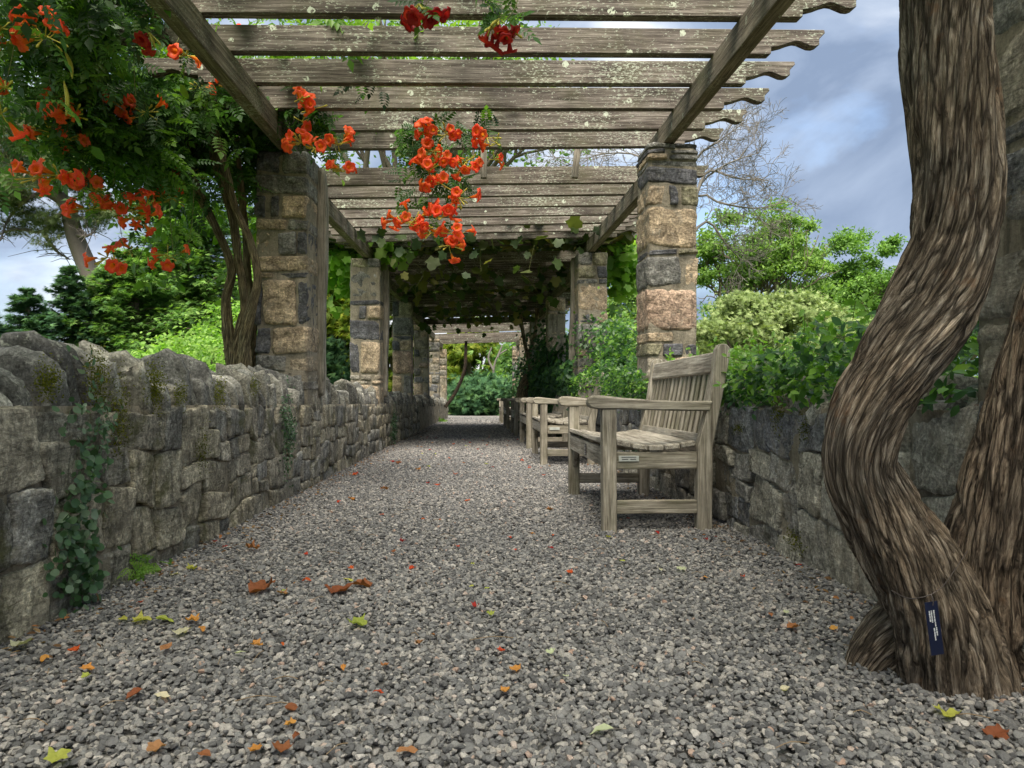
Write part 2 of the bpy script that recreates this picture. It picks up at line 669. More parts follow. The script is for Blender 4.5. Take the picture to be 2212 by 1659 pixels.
def wood_mat(name, axis, cols, lichen=.0, green=.0, grain=1.0):
    k = MT(name)
    sc = [34.0, 34.0, 34.0]
    sc['xyz'.index(axis)] = 1.3
    v = k.coord(tuple(sc), offs=True)
    vo = k.coord(offs=True)
    g1 = k.noise(v, 1.6, 8, .7, .5)
    g2 = k.noise(v, 6.0, 5, .7)
    b = k.noise(vo, 3.2, 6, .65)
    c = k.ramp(g1, [(.34, cols[0]), (.48, cols[1]), (.64, cols[2])])
    c = k.mix(.75, c, k.ramp(g2, [(.34, .45), (.55, 1.0), (.75, 1.5)]), 'MULTIPLY')
    c = k.mix(.85, c, k.ramp(b, [(.3, .62), (.5, 1.0), (.7, 1.35)]), 'MULTIPLY')
    if green:
        gn = k.noise(vo, 2.3, 7, .7, .6)
        c = k.mix(k.ramp(gn, [(.46, 0), (.68, green)]), c, (.085, .09, .035))
    if lichen:
        d = k.n('ShaderNodeVectorMath', operation='ADD')
        nn = k.noise(vo, 30, 4, .7, out=1)
        sm = k.n('ShaderNodeVectorMath', operation='SCALE')
        sm.inputs['Scale'].default_value = .035
        k.l(nn, sm.inputs[0])
        k.l(vo, d.inputs[0])
        k.l(sm.outputs[0], d.inputs[1])
        d1 = k.voro(d.outputs[0], 13)
        dc = k.voro(d.outputs[0], 13, out='Color')
        sepn = k.n('ShaderNodeSeparateColor')
        k.l(dc, sepn.inputs[0])
        sel = k.math('GREATER_THAN', sepn.outputs[0], .80)
        patch = k.math('MULTIPLY', k.math('MULTIPLY', k.math('LESS_THAN', d1, .25), sel), k.math('GREATER_THAN', k.noise(vo, 70, 4, .7), .47))
        area = k.ramp(k.noise(vo, 2.2, 4, .6), [(.36, -.12), (.66, .06)])
        dn = k.math('ADD', k.noise(k.coord((40, 60, 110), offs=True), 1.0, 5, .75), k.math('MULTIPLY', k.noise(vo, 2.4, 4, .6), .35))
        dots = k.ramp(dn, [(.755, 0), (.79, 1)])
        f = k.math('MULTIPLY', k.math('MAXIMUM', patch, k.math('MULTIPLY', dots, .75)), lichen)
        c = k.mix(f, c, (.46, .50, .38))
    h = k.math('ADD', k.math('MULTIPLY', g1, .7), g2)
    return k.done(c, .88, k.bump(h, .55 * grain, .006), .2)


OLDW = [(.035, .028, .022), (.115, .096, .078), (.26, .228, .19)]
M_RAFT = wood_mat('weathered_rafter_wood', 'x', OLDW, .95, .35)
M_BEAM = wood_mat('weathered_beam_wood', 'y', [(.05, .041, .03), (.14, .118, .086), (.26, .225, .165)], .5, .65)
M_POST = wood_mat('weathered_post_wood', 'z', [(.09, .08, .06), (.24, .215, .17), (.40, .36, .29)], .15, .3)
TEAK = [(.12, .10, .075), (.32, .285, .22), (.50, .455, .37)]
M_TX = wood_mat('silvered_teak_cross', 'x', TEAK, 0, .55)
M_TY = wood_mat('silvered_teak_long', 'y', [(.15, .13, .10), (.38, .34, .275), (.56, .52, .435)], 0, .25)
M_TZ = wood_mat('silvered_teak_upright', 'z', TEAK, 0, .5)


def simple(name, col, rough=.7, spec=.3, metal=0):
    k = MT(name)
    k.p.inputs['Metallic'].default_value = metal
    v = k.coord(offs=True)
    c = k.mix(.5, col, k.ramp(k.noise(v, 25, 5, .6), [(.3, .7), (.7, 1.25)]), 'MULTIPLY')
    return k.done(c, rough, None, spec)


def leaf_mat(name, stops, rough=.45, trans=.45, spec=.4, objrnd=False, tint=1.35):
    """leaf blades: each leaf its own tone, some light comes through"""
    k = MT(name)
    r = k.attr('rnd') if not objrnd else k.oi.outputs['Random']
    c = k.ramp(r, stops)
    big = k.noise(k.coord(src='World'), 1.6, 3, .6)
    c = k.mix(.5, c, k.ramp(big, [(.35, .72), (.65, 1.25)]), 'MULTIPLY')
    k.done(c, rough, None, spec)
    tr = k.n('ShaderNodeBsdfTranslucent')
    tc = k.mix(1, c, (tint * 1.15, tint * 1.25, tint * .55), 'MULTIPLY')
    k.l(tc, tr.inputs[0])
    mx = k.n('ShaderNodeMixShader')
    mx.inputs[0].default_value = trans
    k.l(k.p.outputs[0], mx.inputs[1])
    k.l(tr.outputs[0], mx.inputs[2])
    k.l(mx.outputs[0], k.out.inputs[0])
    return k.m


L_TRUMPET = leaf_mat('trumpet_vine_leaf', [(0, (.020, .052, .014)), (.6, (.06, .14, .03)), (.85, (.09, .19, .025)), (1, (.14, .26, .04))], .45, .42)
L_TRUMPLITE = leaf_mat('trumpet_vine_backlit_leaf', [(0, (.06, .15, .015)), (1, (.15, .26, .03))], .45, .5)  # brighter copy of the trumpet leaf, backlight put into its colour
L_GRAPE = leaf_mat('grape_vine_leaf', [(0, (.02, .045, .01)), (.55, (.05, .08, .018)), (.85, (.11, .12, .03)), (1, (.19, .16, .05))], .6, .4)
L_HEDGE = leaf_mat('hedge_leaf', [(0, (.025, .075, .02)), (.45, (.045, .125, .025)), (.72, (.085, .20, .03)), (.9, (.16, .33, .04)), (1, (.24, .42, .05))], .38, .38, .45)
L_HEDGETIP = leaf_mat('hedge_young_leaf', [(0, (.11, .25, .025)), (1, (.2, .36, .05))], .35, .45, .5)
L_IVY = leaf_mat('ivy_leaf', [(0, (.016, .05, .018)), (.6, (.032, .09, .026)), (1, (.08, .17, .035))], .5, .3, .3)
L_CREEP = leaf_mat('creeper_leaf', [(0, (.03, .08, .025)), (.6, (.06, .13, .05)), (.85, (.13, .2, .11)), (1, (.22, .3, .2))], .35, .3, .5)
L_MOSS = leaf_mat('moss', [(0, (.05, .06, .008)), (.6, (.11, .12, .012)), (1, (.16, .16, .02))], .9, .3, .1)
L_GOLD = leaf_mat('golden_cypress_leaf', [(0, (.07, .13, .015)), (.5, (.17, .24, .025)), (1, (.32, .34, .05))], .6, .5, .2)
L_LIME = leaf_mat('lime_ground_leaf', [(0, (.1, .22, .03)), (.5, (.18, .33, .05)), (1, (.28, .42, .1))], .5, .5, .3)
L_OAK = leaf_mat('oak_leaf', [(0, (.09, .17, .04)), (.5, (.16, .28, .06)), (1, (.27, .41, .10))], .6, .4, .2, tint=1.1)
L_OAK2 = leaf_mat('bright_tree_leaf', [(0, (.07, .15, .03)), (.5, (.13, .25, .05)), (1, (.21, .36, .08))], .6, .4, .2, tint=1.1)
L_JUN = leaf_mat('juniper_leaf', [(0, (.12, .17, .055)), (.5, (.21, .28, .10)), (1, (.32, .38, .16))], .7, .3, .15)
L_CON = leaf_mat('hemlock_leaf', [(0, (.05, .12, .03)), (.5, (.11, .22, .05)), (1, (.2, .33, .075))], .6, .35, .2)
L_DCON = leaf_mat('yew_leaf', [(0, (.025, .065, .03)), (.5, (.05, .115, .05)), (1, (.10, .19, .07))], .75, .2, .1)
L_PINE = leaf_mat('pine_needle', [(0, (.06, .085, .035)), (.6, (.10, .14, .05)), (1, (.17, .18, .08))], .7, .2, .15)


def flower_mat():
    k = MT('trumpet_flower')
    sep = k.n('ShaderNodeSeparateXYZ')
    k.l(k.tc.outputs['Object'], sep.inputs[0])
    c = k.ramp(k.math('MULTIPLY', sep.outputs[2], 12.5),
               [(.0, (.30, .22, .02)), (.18, (.75, .22, .015)), (.5, (.95, .24, .03)), (.72, (.94, .11, .045)), (1, (.92, .085, .085))])
    c = k.mix(.35, c, k.ramp(k.oi.outputs['Random'], [(0, (1.2, .6, .6)), (1, (.9, 1.7, .6))]), 'MULTIPLY')
    n = k.noise(k.coord((1, 1, .2)), 160, 4, .6)
    c = k.mix(.5, c, k.ramp(n, [(.3, .7), (.7, 1.2)]), 'MULTIPLY')
    k.done(c, .5, None, .3)
    tr = k.n('ShaderNodeBsdfTranslucent')
    k.l(c, tr.inputs[0])
    mx = k.n('ShaderNodeMixShader')
    mx.inputs[0].default_value = .45
    k.l(k.p.outputs[0], mx.inputs[1])
    k.l(tr.outputs[0], mx.inputs[2])
    k.l(mx.outputs[0], k.out.inputs[0])
    return k.m


M_FLOWER = flower_mat()
M_BUD = simple('green_bud_stalk', (.46, .42, .06), .5)
M_BUDO = simple('orange_bud', (.65, .22, .03), .5)
M_CRIM = leaf_mat('crimson_flower', [(0, (.33, .01, .015)), (1, (.42, .03, .02))], .5, .4, .3, True, 1.0)
M_STEM = simple('vine_stem', (.16, .17, .06), .7)
M_TWIG = simple('dry_twig', (.24, .17, .10), .8)
M_BARE = simple('bare_branch', (.15, .135, .115), .9)


def bark_mat(name, a, b, c3, moss=0):
    k = MT(name)
    hgt = k.attr('rnd')
    uv = k.coord((1, 1, 1), 'UV')
    mp = k.n('ShaderNodeMapping')
    mp.inputs['Scale'].default_value = (34, 6.0, 1)
    k.l(k.tc.outputs['UV'], mp.inputs['Vector'])
    fb = k.noise(mp.outputs[0], 2.2, 9, .72, .8)
    mp2 = k.n('ShaderNodeMapping')
    mp2.inputs['Scale'].default_value = (120, 14.0, 1)
    k.l(k.tc.outputs['UV'], mp2.inputs['Vector'])
    f2 = k.noise(mp2.outputs[0], 2, 5, .7)
    w = k.coord(src='World')
    vv = k.n('ShaderNodeVectorMath', operation='ADD')
    vs_ = k.n('ShaderNodeVectorMath', operation='SCALE')
    vs_.inputs['Scale'].default_value = .9
    mp3 = k.n('ShaderNodeMapping')
    mp3.inputs['Scale'].default_value = (30, 6.0, 1)
    k.l(k.tc.outputs['UV'], mp3.inputs['Vector'])
    k.l(k.noise(mp3.outputs[0], 1.3, 4, .6, out=1), vs_.inputs[0])
    k.l(mp3.outputs[0], vv.inputs[0])
    k.l(vs_.outputs[0], vv.inputs[1])
    plate = k.voro(vv.outputs[0], 1.0, 'DISTANCE_TO_EDGE')
    pcol = k.n('ShaderNodeSeparateColor')
    k.l(k.voro(vv.outputs[0], 1.0, out='Color'), pcol.inputs[0])
    big = k.noise(w, 6, 5, .6)
    c = k.ramp(fb, [(.38, a), (.5, b), (.63, c3)])
    c = k.mix(.8, c, k.ramp(f2, [(.36, .5), (.52, 1), (.68, 1.5)]), 'MULTIPLY')
    c = k.mix(.7, c, k.ramp(big, [(.3, (.75, .8, .85)), (.6, (1.15, 1.05, .95))]), 'MULTIPLY')
    c = k.mix(.6, c, k.ramp(hgt, [(.2, .55), (.5, .95), (.8, 1.2)]), 'MULTIPLY')
    c = k.mix(.8, c, k.ramp(pcol.outputs[0], [(0, .72), (.6, 1.05), (1, 1.4)]), 'MULTIPLY')
    c = k.mix(k.ramp(plate, [(0, .75), (.06, .5), (.13, 0)]), c, (.05, .038, .028))
    rd = k.noise(w, 14, 4, .6)
    c = k.mix(k.ramp(rd, [(.62, 0), (.72, .5)]), c, (.26, .13, .06))
    if moss:
        g = k.n('ShaderNodeNewGeometry')
        sp = k.n('ShaderNodeSeparateXYZ')
        k.l(g.outputs['Normal'], sp.inputs[0])
        side = k.math('ADD', k.math('MULTIPLY', sp.outputs[0], -.8), k.math('MULTIPLY', sp.outputs[2], .5))
        mf = k.math('ADD', side, k.math('MULTIPLY', k.noise(w, 11, 5, .7), .9))
        c = k.mix(k.ramp(mf, [(1.12, 0), (1.32, moss)]), c, (.045, .065, .012))
    h = k.math('ADD', k.math('ADD', fb, k.math('MULTIPLY', f2, .5)), k.ramp(plate, [(0, 0), (.14, 1)]))
    return k.done(c, .92, k.bump(h, 1, .014), .15)


M_BARK = bark_mat('vine_bark', (.07, .054, .04), (.25, .20, .145), (.50, .43, .34))
M_BARKM = bark_mat('mossy_vine_bark', (.07, .052, .038), (.25, .195, .14), (.48, .40, .30), .9)
M_BARK2 = bark_mat('pale_vine_bark', (.08, .065, .04), (.30, .245, .14), (.50, .43, .27))
M_BARKD = bark_mat('dark_vine_bark', (.02, .016, .012), (.07, .055, .04), (.14, .115, .085))
M_TRUNK = simple('tree_bark', (.14, .115, .085), .9)
M_PTRUNK = simple('pine_bark', (.15, .125, .105), .9)


def gravel_sheet():
    k = MT('gravel_bed')
    w = k.coord((1, 1, 1), 'World')
    d = k.voro(w, 62)
    cc = k.voro(w, 62, out='Color')
    sp = k.n('ShaderNodeSeparateColor')
    k.l(cc, sp.inputs[0])
    c = k.ramp(sp.outputs[0], [(0, (.10, .095, .09)), (.5, (.20, .19, .175)), (.85, (.31, .295, .27)), (1, (.4, .375, .34))])
    c = k.mix(.8, c, k.ramp(d, [(.3, 1.1), (.65, .45)]), 'MULTIPLY')
    big = k.noise(w, 1.1, 4, .6)
    c = k.mix(.35, c, k.ramp(big, [(.35, .8), (.65, 1.2)]), 'MULTIPLY')
    return k.done(c, .9, k.bump(d, -1.0, .012), .2)


M_GBED = gravel_sheet()


def pebble_mat():
    k = MT('pebble')
    r = k.attr('rnd', 'INSTANCER')
    w = k.coord(src='World')
    c = k.ramp(r, [(0, (.075, .073, .071)), (.3, (.14, .137, .133)), (.6, (.215, .21, .20)), (.8, (.27, .252, .228)), (.94, (.35, .325, .29)), (.975, (.45, .42, .38)), (1, (.36, .24, .18))])
    c = k.mix(.6, c, k.ramp(k.noise(w, 260, 4, .7), [(.3, .65), (.7, 1.35)]), 'MULTIPLY')
    return k.done(c, .75, k.bump(k.noise(w, 420, 3, .7), .35, .002), .3)


M_PEB = pebble_mat()


def ground_mat():
    k = MT('lawn')
    w = k.coord(src='World')
    c = k.ramp(k.noise(w, 3, 8, .7), [(.3, (.05, .09, .02)), (.7, (.12, .17, .04))])
    return k.done(c, .95, k.bump(k.noise(w, 40, 4, .7), .6, .03), .1)


M_LAWN = ground_mat()
M_SOIL = simple('dark_soil', (.06, .045, .03), .95)
F_BROWN = leaf_mat('dry_brown_leaf', [(0, (.22, .07, .03)), (.5, (.32, .13, .05)), (1, (.38, .2, .09))], .7, .25, .2, True, 1.0)
F_RED = leaf_mat('red_fallen_petal', [(0, (.50, .05, .02)), (1, (.62, .14, .03))], .6, .3, .2, True, 1.0)
F_YEL = leaf_mat('yellow_green_fallen_leaf', [(0, (.36, .42, .08)), (1, (.50, .48, .10))], .6, .35, .2, True, 1.0)
F_PALE = leaf_mat('pale_fallen_leaf', [(0, (.50, .55, .34)), (1, (.62, .55, .38))], .6, .3, .2, True, 1.0)
F_ORG = leaf_mat('orange_fallen_leaf', [(0, (.55, .22, .05)), (1, (.62, .32, .08))], .6, .3, .2, True, 1.0)
M_NAVY = simple('navy_plant_tag', (.008, .012, .035), .35, .5)
M_WHITE = simple('pale_lettering', (.6, .62, .62), .6)
M_WIRE = simple('dull_wire', (.12, .10, .09), .5, .5, .6)
M_PLAQD = simple('dark_bronze_plaque', (.035, .025, .028), .45, .5)
M_PLAQW = simple('pale_metal_plaque', (.50, .52, .47), .4, .5)

# ------------------------------------------------------------------ ground
def strip(name, x0, x1, ys, zf, mat, dz=0):
    V, F = [], []
    for y in ys:
        V += [(x0, y, zf(y) + dz), (x1, y, zf(y) + dz)]
    for i in range(len(ys) - 1):
        F.append((2 * i, 2 * i + 1, 2 * i + 3, 2 * i + 2))
    return obj(name, mesh_np(name, V, F), mat)


g = strip('ground', -900, 900, [-40, -6, 0, 10, 20, 30, 40, 80, 200, 900], G, M_LAWN, -.03)
tag(g, kind='structure')
p = strip('path', -1.34, 1.34, [-5, 0, 5, 10, 15, 20, 25, 31], G, M_GBED, -.006)
tag(p, kind='structure')
b = strip('planting_bed', 1.34, 7, [-5, 0, 5, 10, 15, 20, 25, 31], G, M_SOIL, -.02)
tag(b, kind='structure')

# loose gravel: pebbles on points, instanced by geometry nodes
peb_col = bpy.data.collections.new('pebble_shapes')
for q in range(9):
    bm = bmesh.new()
    bmesh.ops.create_icosphere(bm, subdivisions=2 if q < 9 else 1, radius=1)
    r = np.random.default_rng(100 + q)
    co = np.array([v.co for v in bm.verts])
    N = co.copy()
    for _ in range(9):
        d = r.normal(size=3)
        d /= np.linalg.norm(d)
        lim = r.uniform(.5, .8)
        t = co @ d
        co = co - np.clip(t - lim, 0, None)[:, None] * d
    co = co * (1 + .25 * (fbm(N * 2.1 + q * 9, q, 2) - .5))[:, None]
    co *= np.array((1, r.uniform(.62, .9), r.uniform(.45, .68)))
    for v, c in zip(bm.verts, co):
        v.co = c
    for f in bm.faces:
        f.smooth = False
    me = bpy.data.meshes.new('pebble')
    bm.to_mesh(me)
    bm.free()
    me.materials.append(M_PEB)
    o = bpy.data.objects.new('pebble', me)
    peb_col.objects.link(o)


def pebbles():
    P, S = [], []
    r = np.random.default_rng(3)
    for y0, y1, dens, s in ((-.6, .9, 2500, .0105), (.9, 3.2, 11500, .0081), (3.2, 6.5, 9300, .0087), (6.5, 10, 5200, .0105), (10, 16, 2600, .013), (16, 24, 900, .018)):
        n = int((y1 - y0) * 2.5 * dens)
        x = r.uniform(-1.25, 1.25, n)
        y = r.uniform(y0, y1, n)
        z = -.0338 * y + .0015 + r.uniform(0, 1, n) ** 2 * .009 + .012 * (vnoise(np.stack([x * 1.6, y * 1.6, x * 0], 1), 5) - .5)
        P.append(np.stack([x, y, z], 1))
        S.append(s * np.exp(r.normal(0, .27, n)))
    P, S = np.concatenate(P), np.concatenate(S)
    n = len(P)
    me = bpy.data.meshes.new('gravel')
    me.vertices.add(n)
    me.vertices.foreach_set('co', P.astype(np.float32).ravel())
    rot = np.stack([r.normal(0, .35, n), r.normal(0, .35, n), r.uniform(0, 6.283, n)], 1).astype(np.float32)
    a = me.attributes.new('rot', 'FLOAT_VECTOR', 'POINT')
    a.data.foreach_set('vector', rot.ravel())
    a = me.attributes.new('siz', 'FLOAT', 'POINT')
    a.data.foreach_set('value', S.astype(np.float32))
    a = me.attributes.new('rnd', 'FLOAT', 'POINT')
    a.data.foreach_set('value', r.random(n).astype(np.float32))
    a = me.attributes.new('idx', 'INT', 'POINT')
    a.data.foreach_set('value', r.integers(0, 9, n).astype(np.int32))
    o = obj('gravel', me, None)
    tag(o, kind='stuff')
    ng = bpy.data.node_groups.new('gravel_nodes', 'GeometryNodeTree')
    ng.interface.new_socket('Geometry', in_out='INPUT', socket_type='NodeSocketGeometry')
    ng.interface.new_socket('Geometry', in_out='OUTPUT', socket_type='NodeSocketGeometry')
    gi = ng.nodes.new('NodeGroupInput')
    go = ng.nodes.new('NodeGroupOutput')
    ci = ng.nodes.new('GeometryNodeCollectionInfo')
    ci.inputs['Collection'].default_value = peb_col
    ci.inputs['Separate Children'].default_value = True
    ci.inputs['Reset Children'].default_value = True
    ip = ng.nodes.new('GeometryNodeInstanceOnPoints')

    def na(name, t):
        x = ng.nodes.new('GeometryNodeInputNamedAttribute')
        x.data_type = t
        x.inputs[0].default_value = name
        return [s for s in x.outputs if s.enabled][0]
    L = ng.links.new
    L(gi.outputs[0], ip.inputs['Points'])
    L(ci.outputs[0], ip.inputs['Instance'])
    ip.inputs['Pick Instance'].default_value = True
    L(na('idx', 'INT'), ip.inputs['Instance Index'])
    L(na('rot', 'FLOAT_VECTOR'), ip.inputs['Rotation'])
    L(na('siz', 'FLOAT'), ip.inputs['Scale'])
    L(ip.outputs[0], go.inputs[0])
    md = o.modifiers.new('scatter', 'NODES')
    md.node_group = ng
    return n


NPEB = pebbles()

# ------------------------------------------------------------------ the two stone walls
def wall_x(side, y):
    """x of the wall face that looks at the path"""
    b = 1.2 - (.009 * max(0, y - 8))
    return side * b


def warp2(y, z, seed):
    P = np.stack([y * 3.1, z * 3.1, y * 0], 1)
    return y + (fbm(P, seed, 3) - .5) * .15, z + (fbm(P + 31, seed + 3, 3) - .5) * .12


def split_cells(y0, y1, z0, z1, big, r, depth=0):
    w, h = y1 - y0, z1 - z0
    tw, th = big(y0)
    if (w < tw * 1.5 and h < th * 1.5) or depth > 12:
        return [(y0, y1, z0, z1)]
    if w / tw > h / th or h < .07:
        if w < .09: return [(y0, y1, z0, z1)]
        c = y0 + w * r.uniform(.34, .66)
        return split_cells(y0, c, z0, z1, big, r, depth + 1) + split_cells(c, y1, z0, z1, big, r, depth + 1)
    c = z0 + h * r.uniform(.34, .66)
    return split_cells(y0, y1, z0, c, big, r, depth + 1) + split_cells(y0, y1, c, z1, big, r, depth + 1)


def slab(ww, t, hh, r, fine):
    """a split slab: ragged outline, faces not quite parallel, broken edges"""
    n_top = r.randint(3, 5)
    pk = r.uniform(.1, .9)
    out = [(-.5, -.5), (.5, -.5), (.5 + r.uniform(-.03, .03), -.15), (.5 - r.uniform(0, .08), r.uniform(.05, .25))]
    for q in range(n_top):
        u = .5 - (q + .6) / (n_top + .2)
        f = 1 - abs((u + .5) - pk) * r.uniform(.5, 1.2)
        out.append((u + r.uniform(-.05, .05), .5 * f - r.uniform(0, .07)))
    out += [(-.5 + r.uniform(0, .08), r.uniform(.05, .25)), (-.5 + r.uniform(-.03, .03), -.15)]
    if fine:                                            # break every edge once more
        o2 = []
        for i in range(len(out)):
            p, q = out[i], out[(i + 1) % len(out)]
            o2 += [p, ((p[0] + q[0]) / 2 + r.uniform(-.02, .02), (p[1] + q[1]) / 2 + r.uniform(-.02, .02))]
        out = o2
    n = len(out)
    V, F = [], []
    for sgn in (-1, 1):
        dz, dx = r.uniform(-.25, .25), r.uniform(-.3, .3)
        for (scl, th_) in ((1, .34), (.86, .5), (.45, .52)):
            for (u, v) in out:
                th = th_ * (1 - .45 * max(0, v + .1) * r.uniform(.6, 1.2)) + r.uniform(-.05, .05)
                V.append((u * scl * ww, sgn * t * th + (v * dz + u * dx) * t, v * scl * hh))
        V.append((0, sgn * t * .54, 0))
    m = 3 * n + 1
    for s_ in (0, 1):
        o = s_ * m
        for ring in (0, 1):
            for i in range(n):
                a, b2, c2, d2 = o + ring * n + i, o + ring * n + (i + 1) % n, o + (ring + 1) * n + (i + 1) % n, o + (ring + 1) * n + i
                F += [(a, b2, c2), (a, c2, d2)] if s_ == 0 else [(a, c2, b2), (a, d2, c2)]
        for i in range(n):
            a, b2 = o + 2 * n + i, o + 2 * n + (i + 1) % n
            F.append((a, b2, o + 3 * n) if s_ == 0 else (b2, a, o + 3 * n))
    for i in range(n):
        a, b2 = i, (i + 1) % n
        F += [(b2, a, m + a), (b2, m + a, m + b2)]
    return np.array(V), np.array(F)


def build_wall(side, y0, y1, label, mat, seed, h_wall=.615, thick=.40, cope_to=300, cope_h=.25, ystone=14.0, sizes=None):
    r = random.Random(seed)
    w = thing('stone_wall', label, 'wall', (wall_x(side, 3), 3, G(3)))
    ox, oy, oz = w.location

    def topz(y):                                    # body height above ground, a little less further on
        return h_wall - .006 * max(0, y)
    # mortar body: a bumpy sheet with thickness
    ny, nz = int((y1 - y0) / .032), 22
    V, F = [], []
    Y = np.linspace(y0, y1, ny)
    for face in (0, 1):
        for iz in range(nz):
            t = iz / (nz - 1)
            z = np.array([G(a) - .06 + t * (topz(a) + .06) for a in Y])
            P = np.stack([Y * 9, z * 9, Y * 0 + face * 9], 1)
            d = (fbm(P, seed + face, 4) - .5) * .075
            x = np.array([wall_x(side, a) for a in Y]) + side * (.004 if face == 0 else thick) + d * .7
            V.append(np.stack([x - ox, Y - oy, z - oz], 1))
    V = np.concatenate(V)
    n = ny
    for k in range(2 * nz - 1):
        a = k * n if k < nz else None
        rows = [(k, k + 1)]
        if k == nz - 1:
            continue
        for (p0, p1) in rows:
            i = np.arange(n - 1)
            F.append(np.stack([p0 * n + i, p0 * n + i + 1, p1 * n + i + 1, p1 * n + i], 1))
    i = np.arange(n - 1)
    F.append(np.stack([(nz - 1) * n + i, (nz - 1) * n + i + 1, (2 * nz - 1) * n + i + 1, (2 * nz - 1) * n + i], 1))
    for e in (0, n - 1):
        F.append(np.array([[e + q * n, e + (q + 1) * n, e + (nz + q + 1) * n, e + (nz + q) * n] for q in range(nz - 1)]))
    obj('mortar_core', mesh_np('mortar_core', V, np.concatenate(F), True), M_MORTAR, w)

    if sizes is None:
        def sizes(y):
            return (.23, .17) if y < 3.2 else (.19, .135) if y < 6 else (.25, .17)
    cells = []
    yy = y0
    while yy < ystone:
        ww = r.uniform(.7, 1.1)
        cells += split_cells(yy, min(yy + ww, ystone), -.05, h_wall - .01, sizes, r)
        yy += ww
    cells.sort(key=lambda c: abs((c[0] + c[1]) / 2 - 2.2))
    if len(cells) > 299:
        cells = cells[:299]
    for ci, (a0, a1, b0, b1) in enumerate(cells):
        gap = .007
        sy, sz = (a1 - a0) - gap, (b1 - b0) - gap
        if sy < .03 or sz < .03: continue
        cy, cz = (a0 + a1) / 2, (b0 + b1) / 2
        nn = 14 if cy < 3.6 else 9 if cy < 5.5 else 6 if cy < 8 else 3
        W, Fq = rock_verts((.13, sy, sz), nn, 20, .10, 8.5, seed * 1000 + ci, .2)
        sk1, sk2 = r.uniform(-.16, .16), r.uniform(-.14, .14)
        W[:, 1] += W[:, 2] * sk1
        W[:, 2] += W[:, 1] * sk2
        W[:, 0] += W[:, 1] * r.uniform(-.10, .10) + W[:, 2] * r.uniform(-.10, .10)
        py, pz = W[:, 1] + cy, W[:, 2] + cz
        py, pz = warp2(py, pz, seed)
        tz = np.clip(pz, -.06, h_wall + .012 + .05 * (vnoise(np.stack([py * 9, py * 0, py * 0], 1), 3) - .6))
        proud = r.uniform(-.010, .012)
        fx = wall_x(side, cy)
        X = W[:, 0] * 1.0 + fx + side * (.05 + proud)
        Z = tz * (topz(cy) / h_wall) + np.array([-.0338 * q for q in py])
        c = np.array((fx, cy, G(cy) + cz))
        me = mesh_np('stone', np.stack([X, py, Z], 1) - c, Fq, False)
        obj('stone', me, mat, w, (c[0] - ox, c[1] - oy, c[2] - oz))
    # coping: thin slabs set on edge, leaning against each other
    y, k = y0, 0
    rest = []
    while y < y1:
        t = r.choice([.035, .045, .06, .085]) * r.uniform(.85, 1.2) if y < 3.4 else r.uniform(.02, .05) if y < 8 else r.uniform(.035, .065)
        hh = cope_h * (r.uniform(.55, .85) if r.random() < .38 else r.uniform(.9, 1.25))
        if y > 8: hh *= .85
        ww = thick * r.uniform(.42, .72)
        W, Fq = slab(ww, t, hh, r, y < 4.5)
        b0_ = .34 - .10 * max(0, y - 1.6) if y < 3.6 else .12 + .10 * math.sin(y * 1.9)
        lean = b0_ + r.uniform(-.07, .07)
        yaw = r.uniform(-.09, .09)
        side_tilt = r.uniform(-.09, .09)
        c = (wall_x(side, y) + side * (ww / 2 + .01 + r.uniform(-.03, .05)), y + t / 2, G(y) + topz(y) + hh * .5 - r.uniform(.03, .07))
        if k < cope_to:
            me = mesh_np('coping_stone', W, Fq, False)
            obj('coping_stone', me, M_COPE, w, (c[0] - ox, c[1] - oy, c[2] - oz), (lean, side_tilt, yaw))
        else:
            M = np.array(Euler((lean, side_tilt, yaw)).to_matrix())
            rest.append((W @ M.T + np.array((c[0] - ox, c[1] - oy, c[2] - oz)), Fq))
        y += t * 1.10 + r.choice([.006, .012, .020, .030])
        k += 1
    if rest:
        V, F, q = [], [], 0
        for a, f in rest:
            V.append(a); F.append(f + q); q += len(a)
        o = obj('coping_rubble', mesh_np('coping_rubble', np.concatenate(V), np.concatenate(F), True), M_COPE, w)
        o['kind'] = 'stuff'
    return w


WALL_L = build_wall(-1, .2, 24.8, 'long mossy stone wall with upright slab coping running along the left of the path', M_WALL, 11)
WALL_R = build_wall(1, .2, 24.8, 'long stone wall behind the row of benches on the right, hedge growing over its top', M_WALLR, 23,
                    h_wall=.60, cope_h=.16, ystone=14)


# ------------------------------------------------------------------ piers and pergola
PIER_Y = [1.55, 5.42, 9.10, 12.80, 16.50, 20.20, 23.9]
SEC_Z = [2.39, 2.225, 2.055, 1.905, 1.755, 1.62, 1.48]        # underside of the beams, section by section
TILT = .033


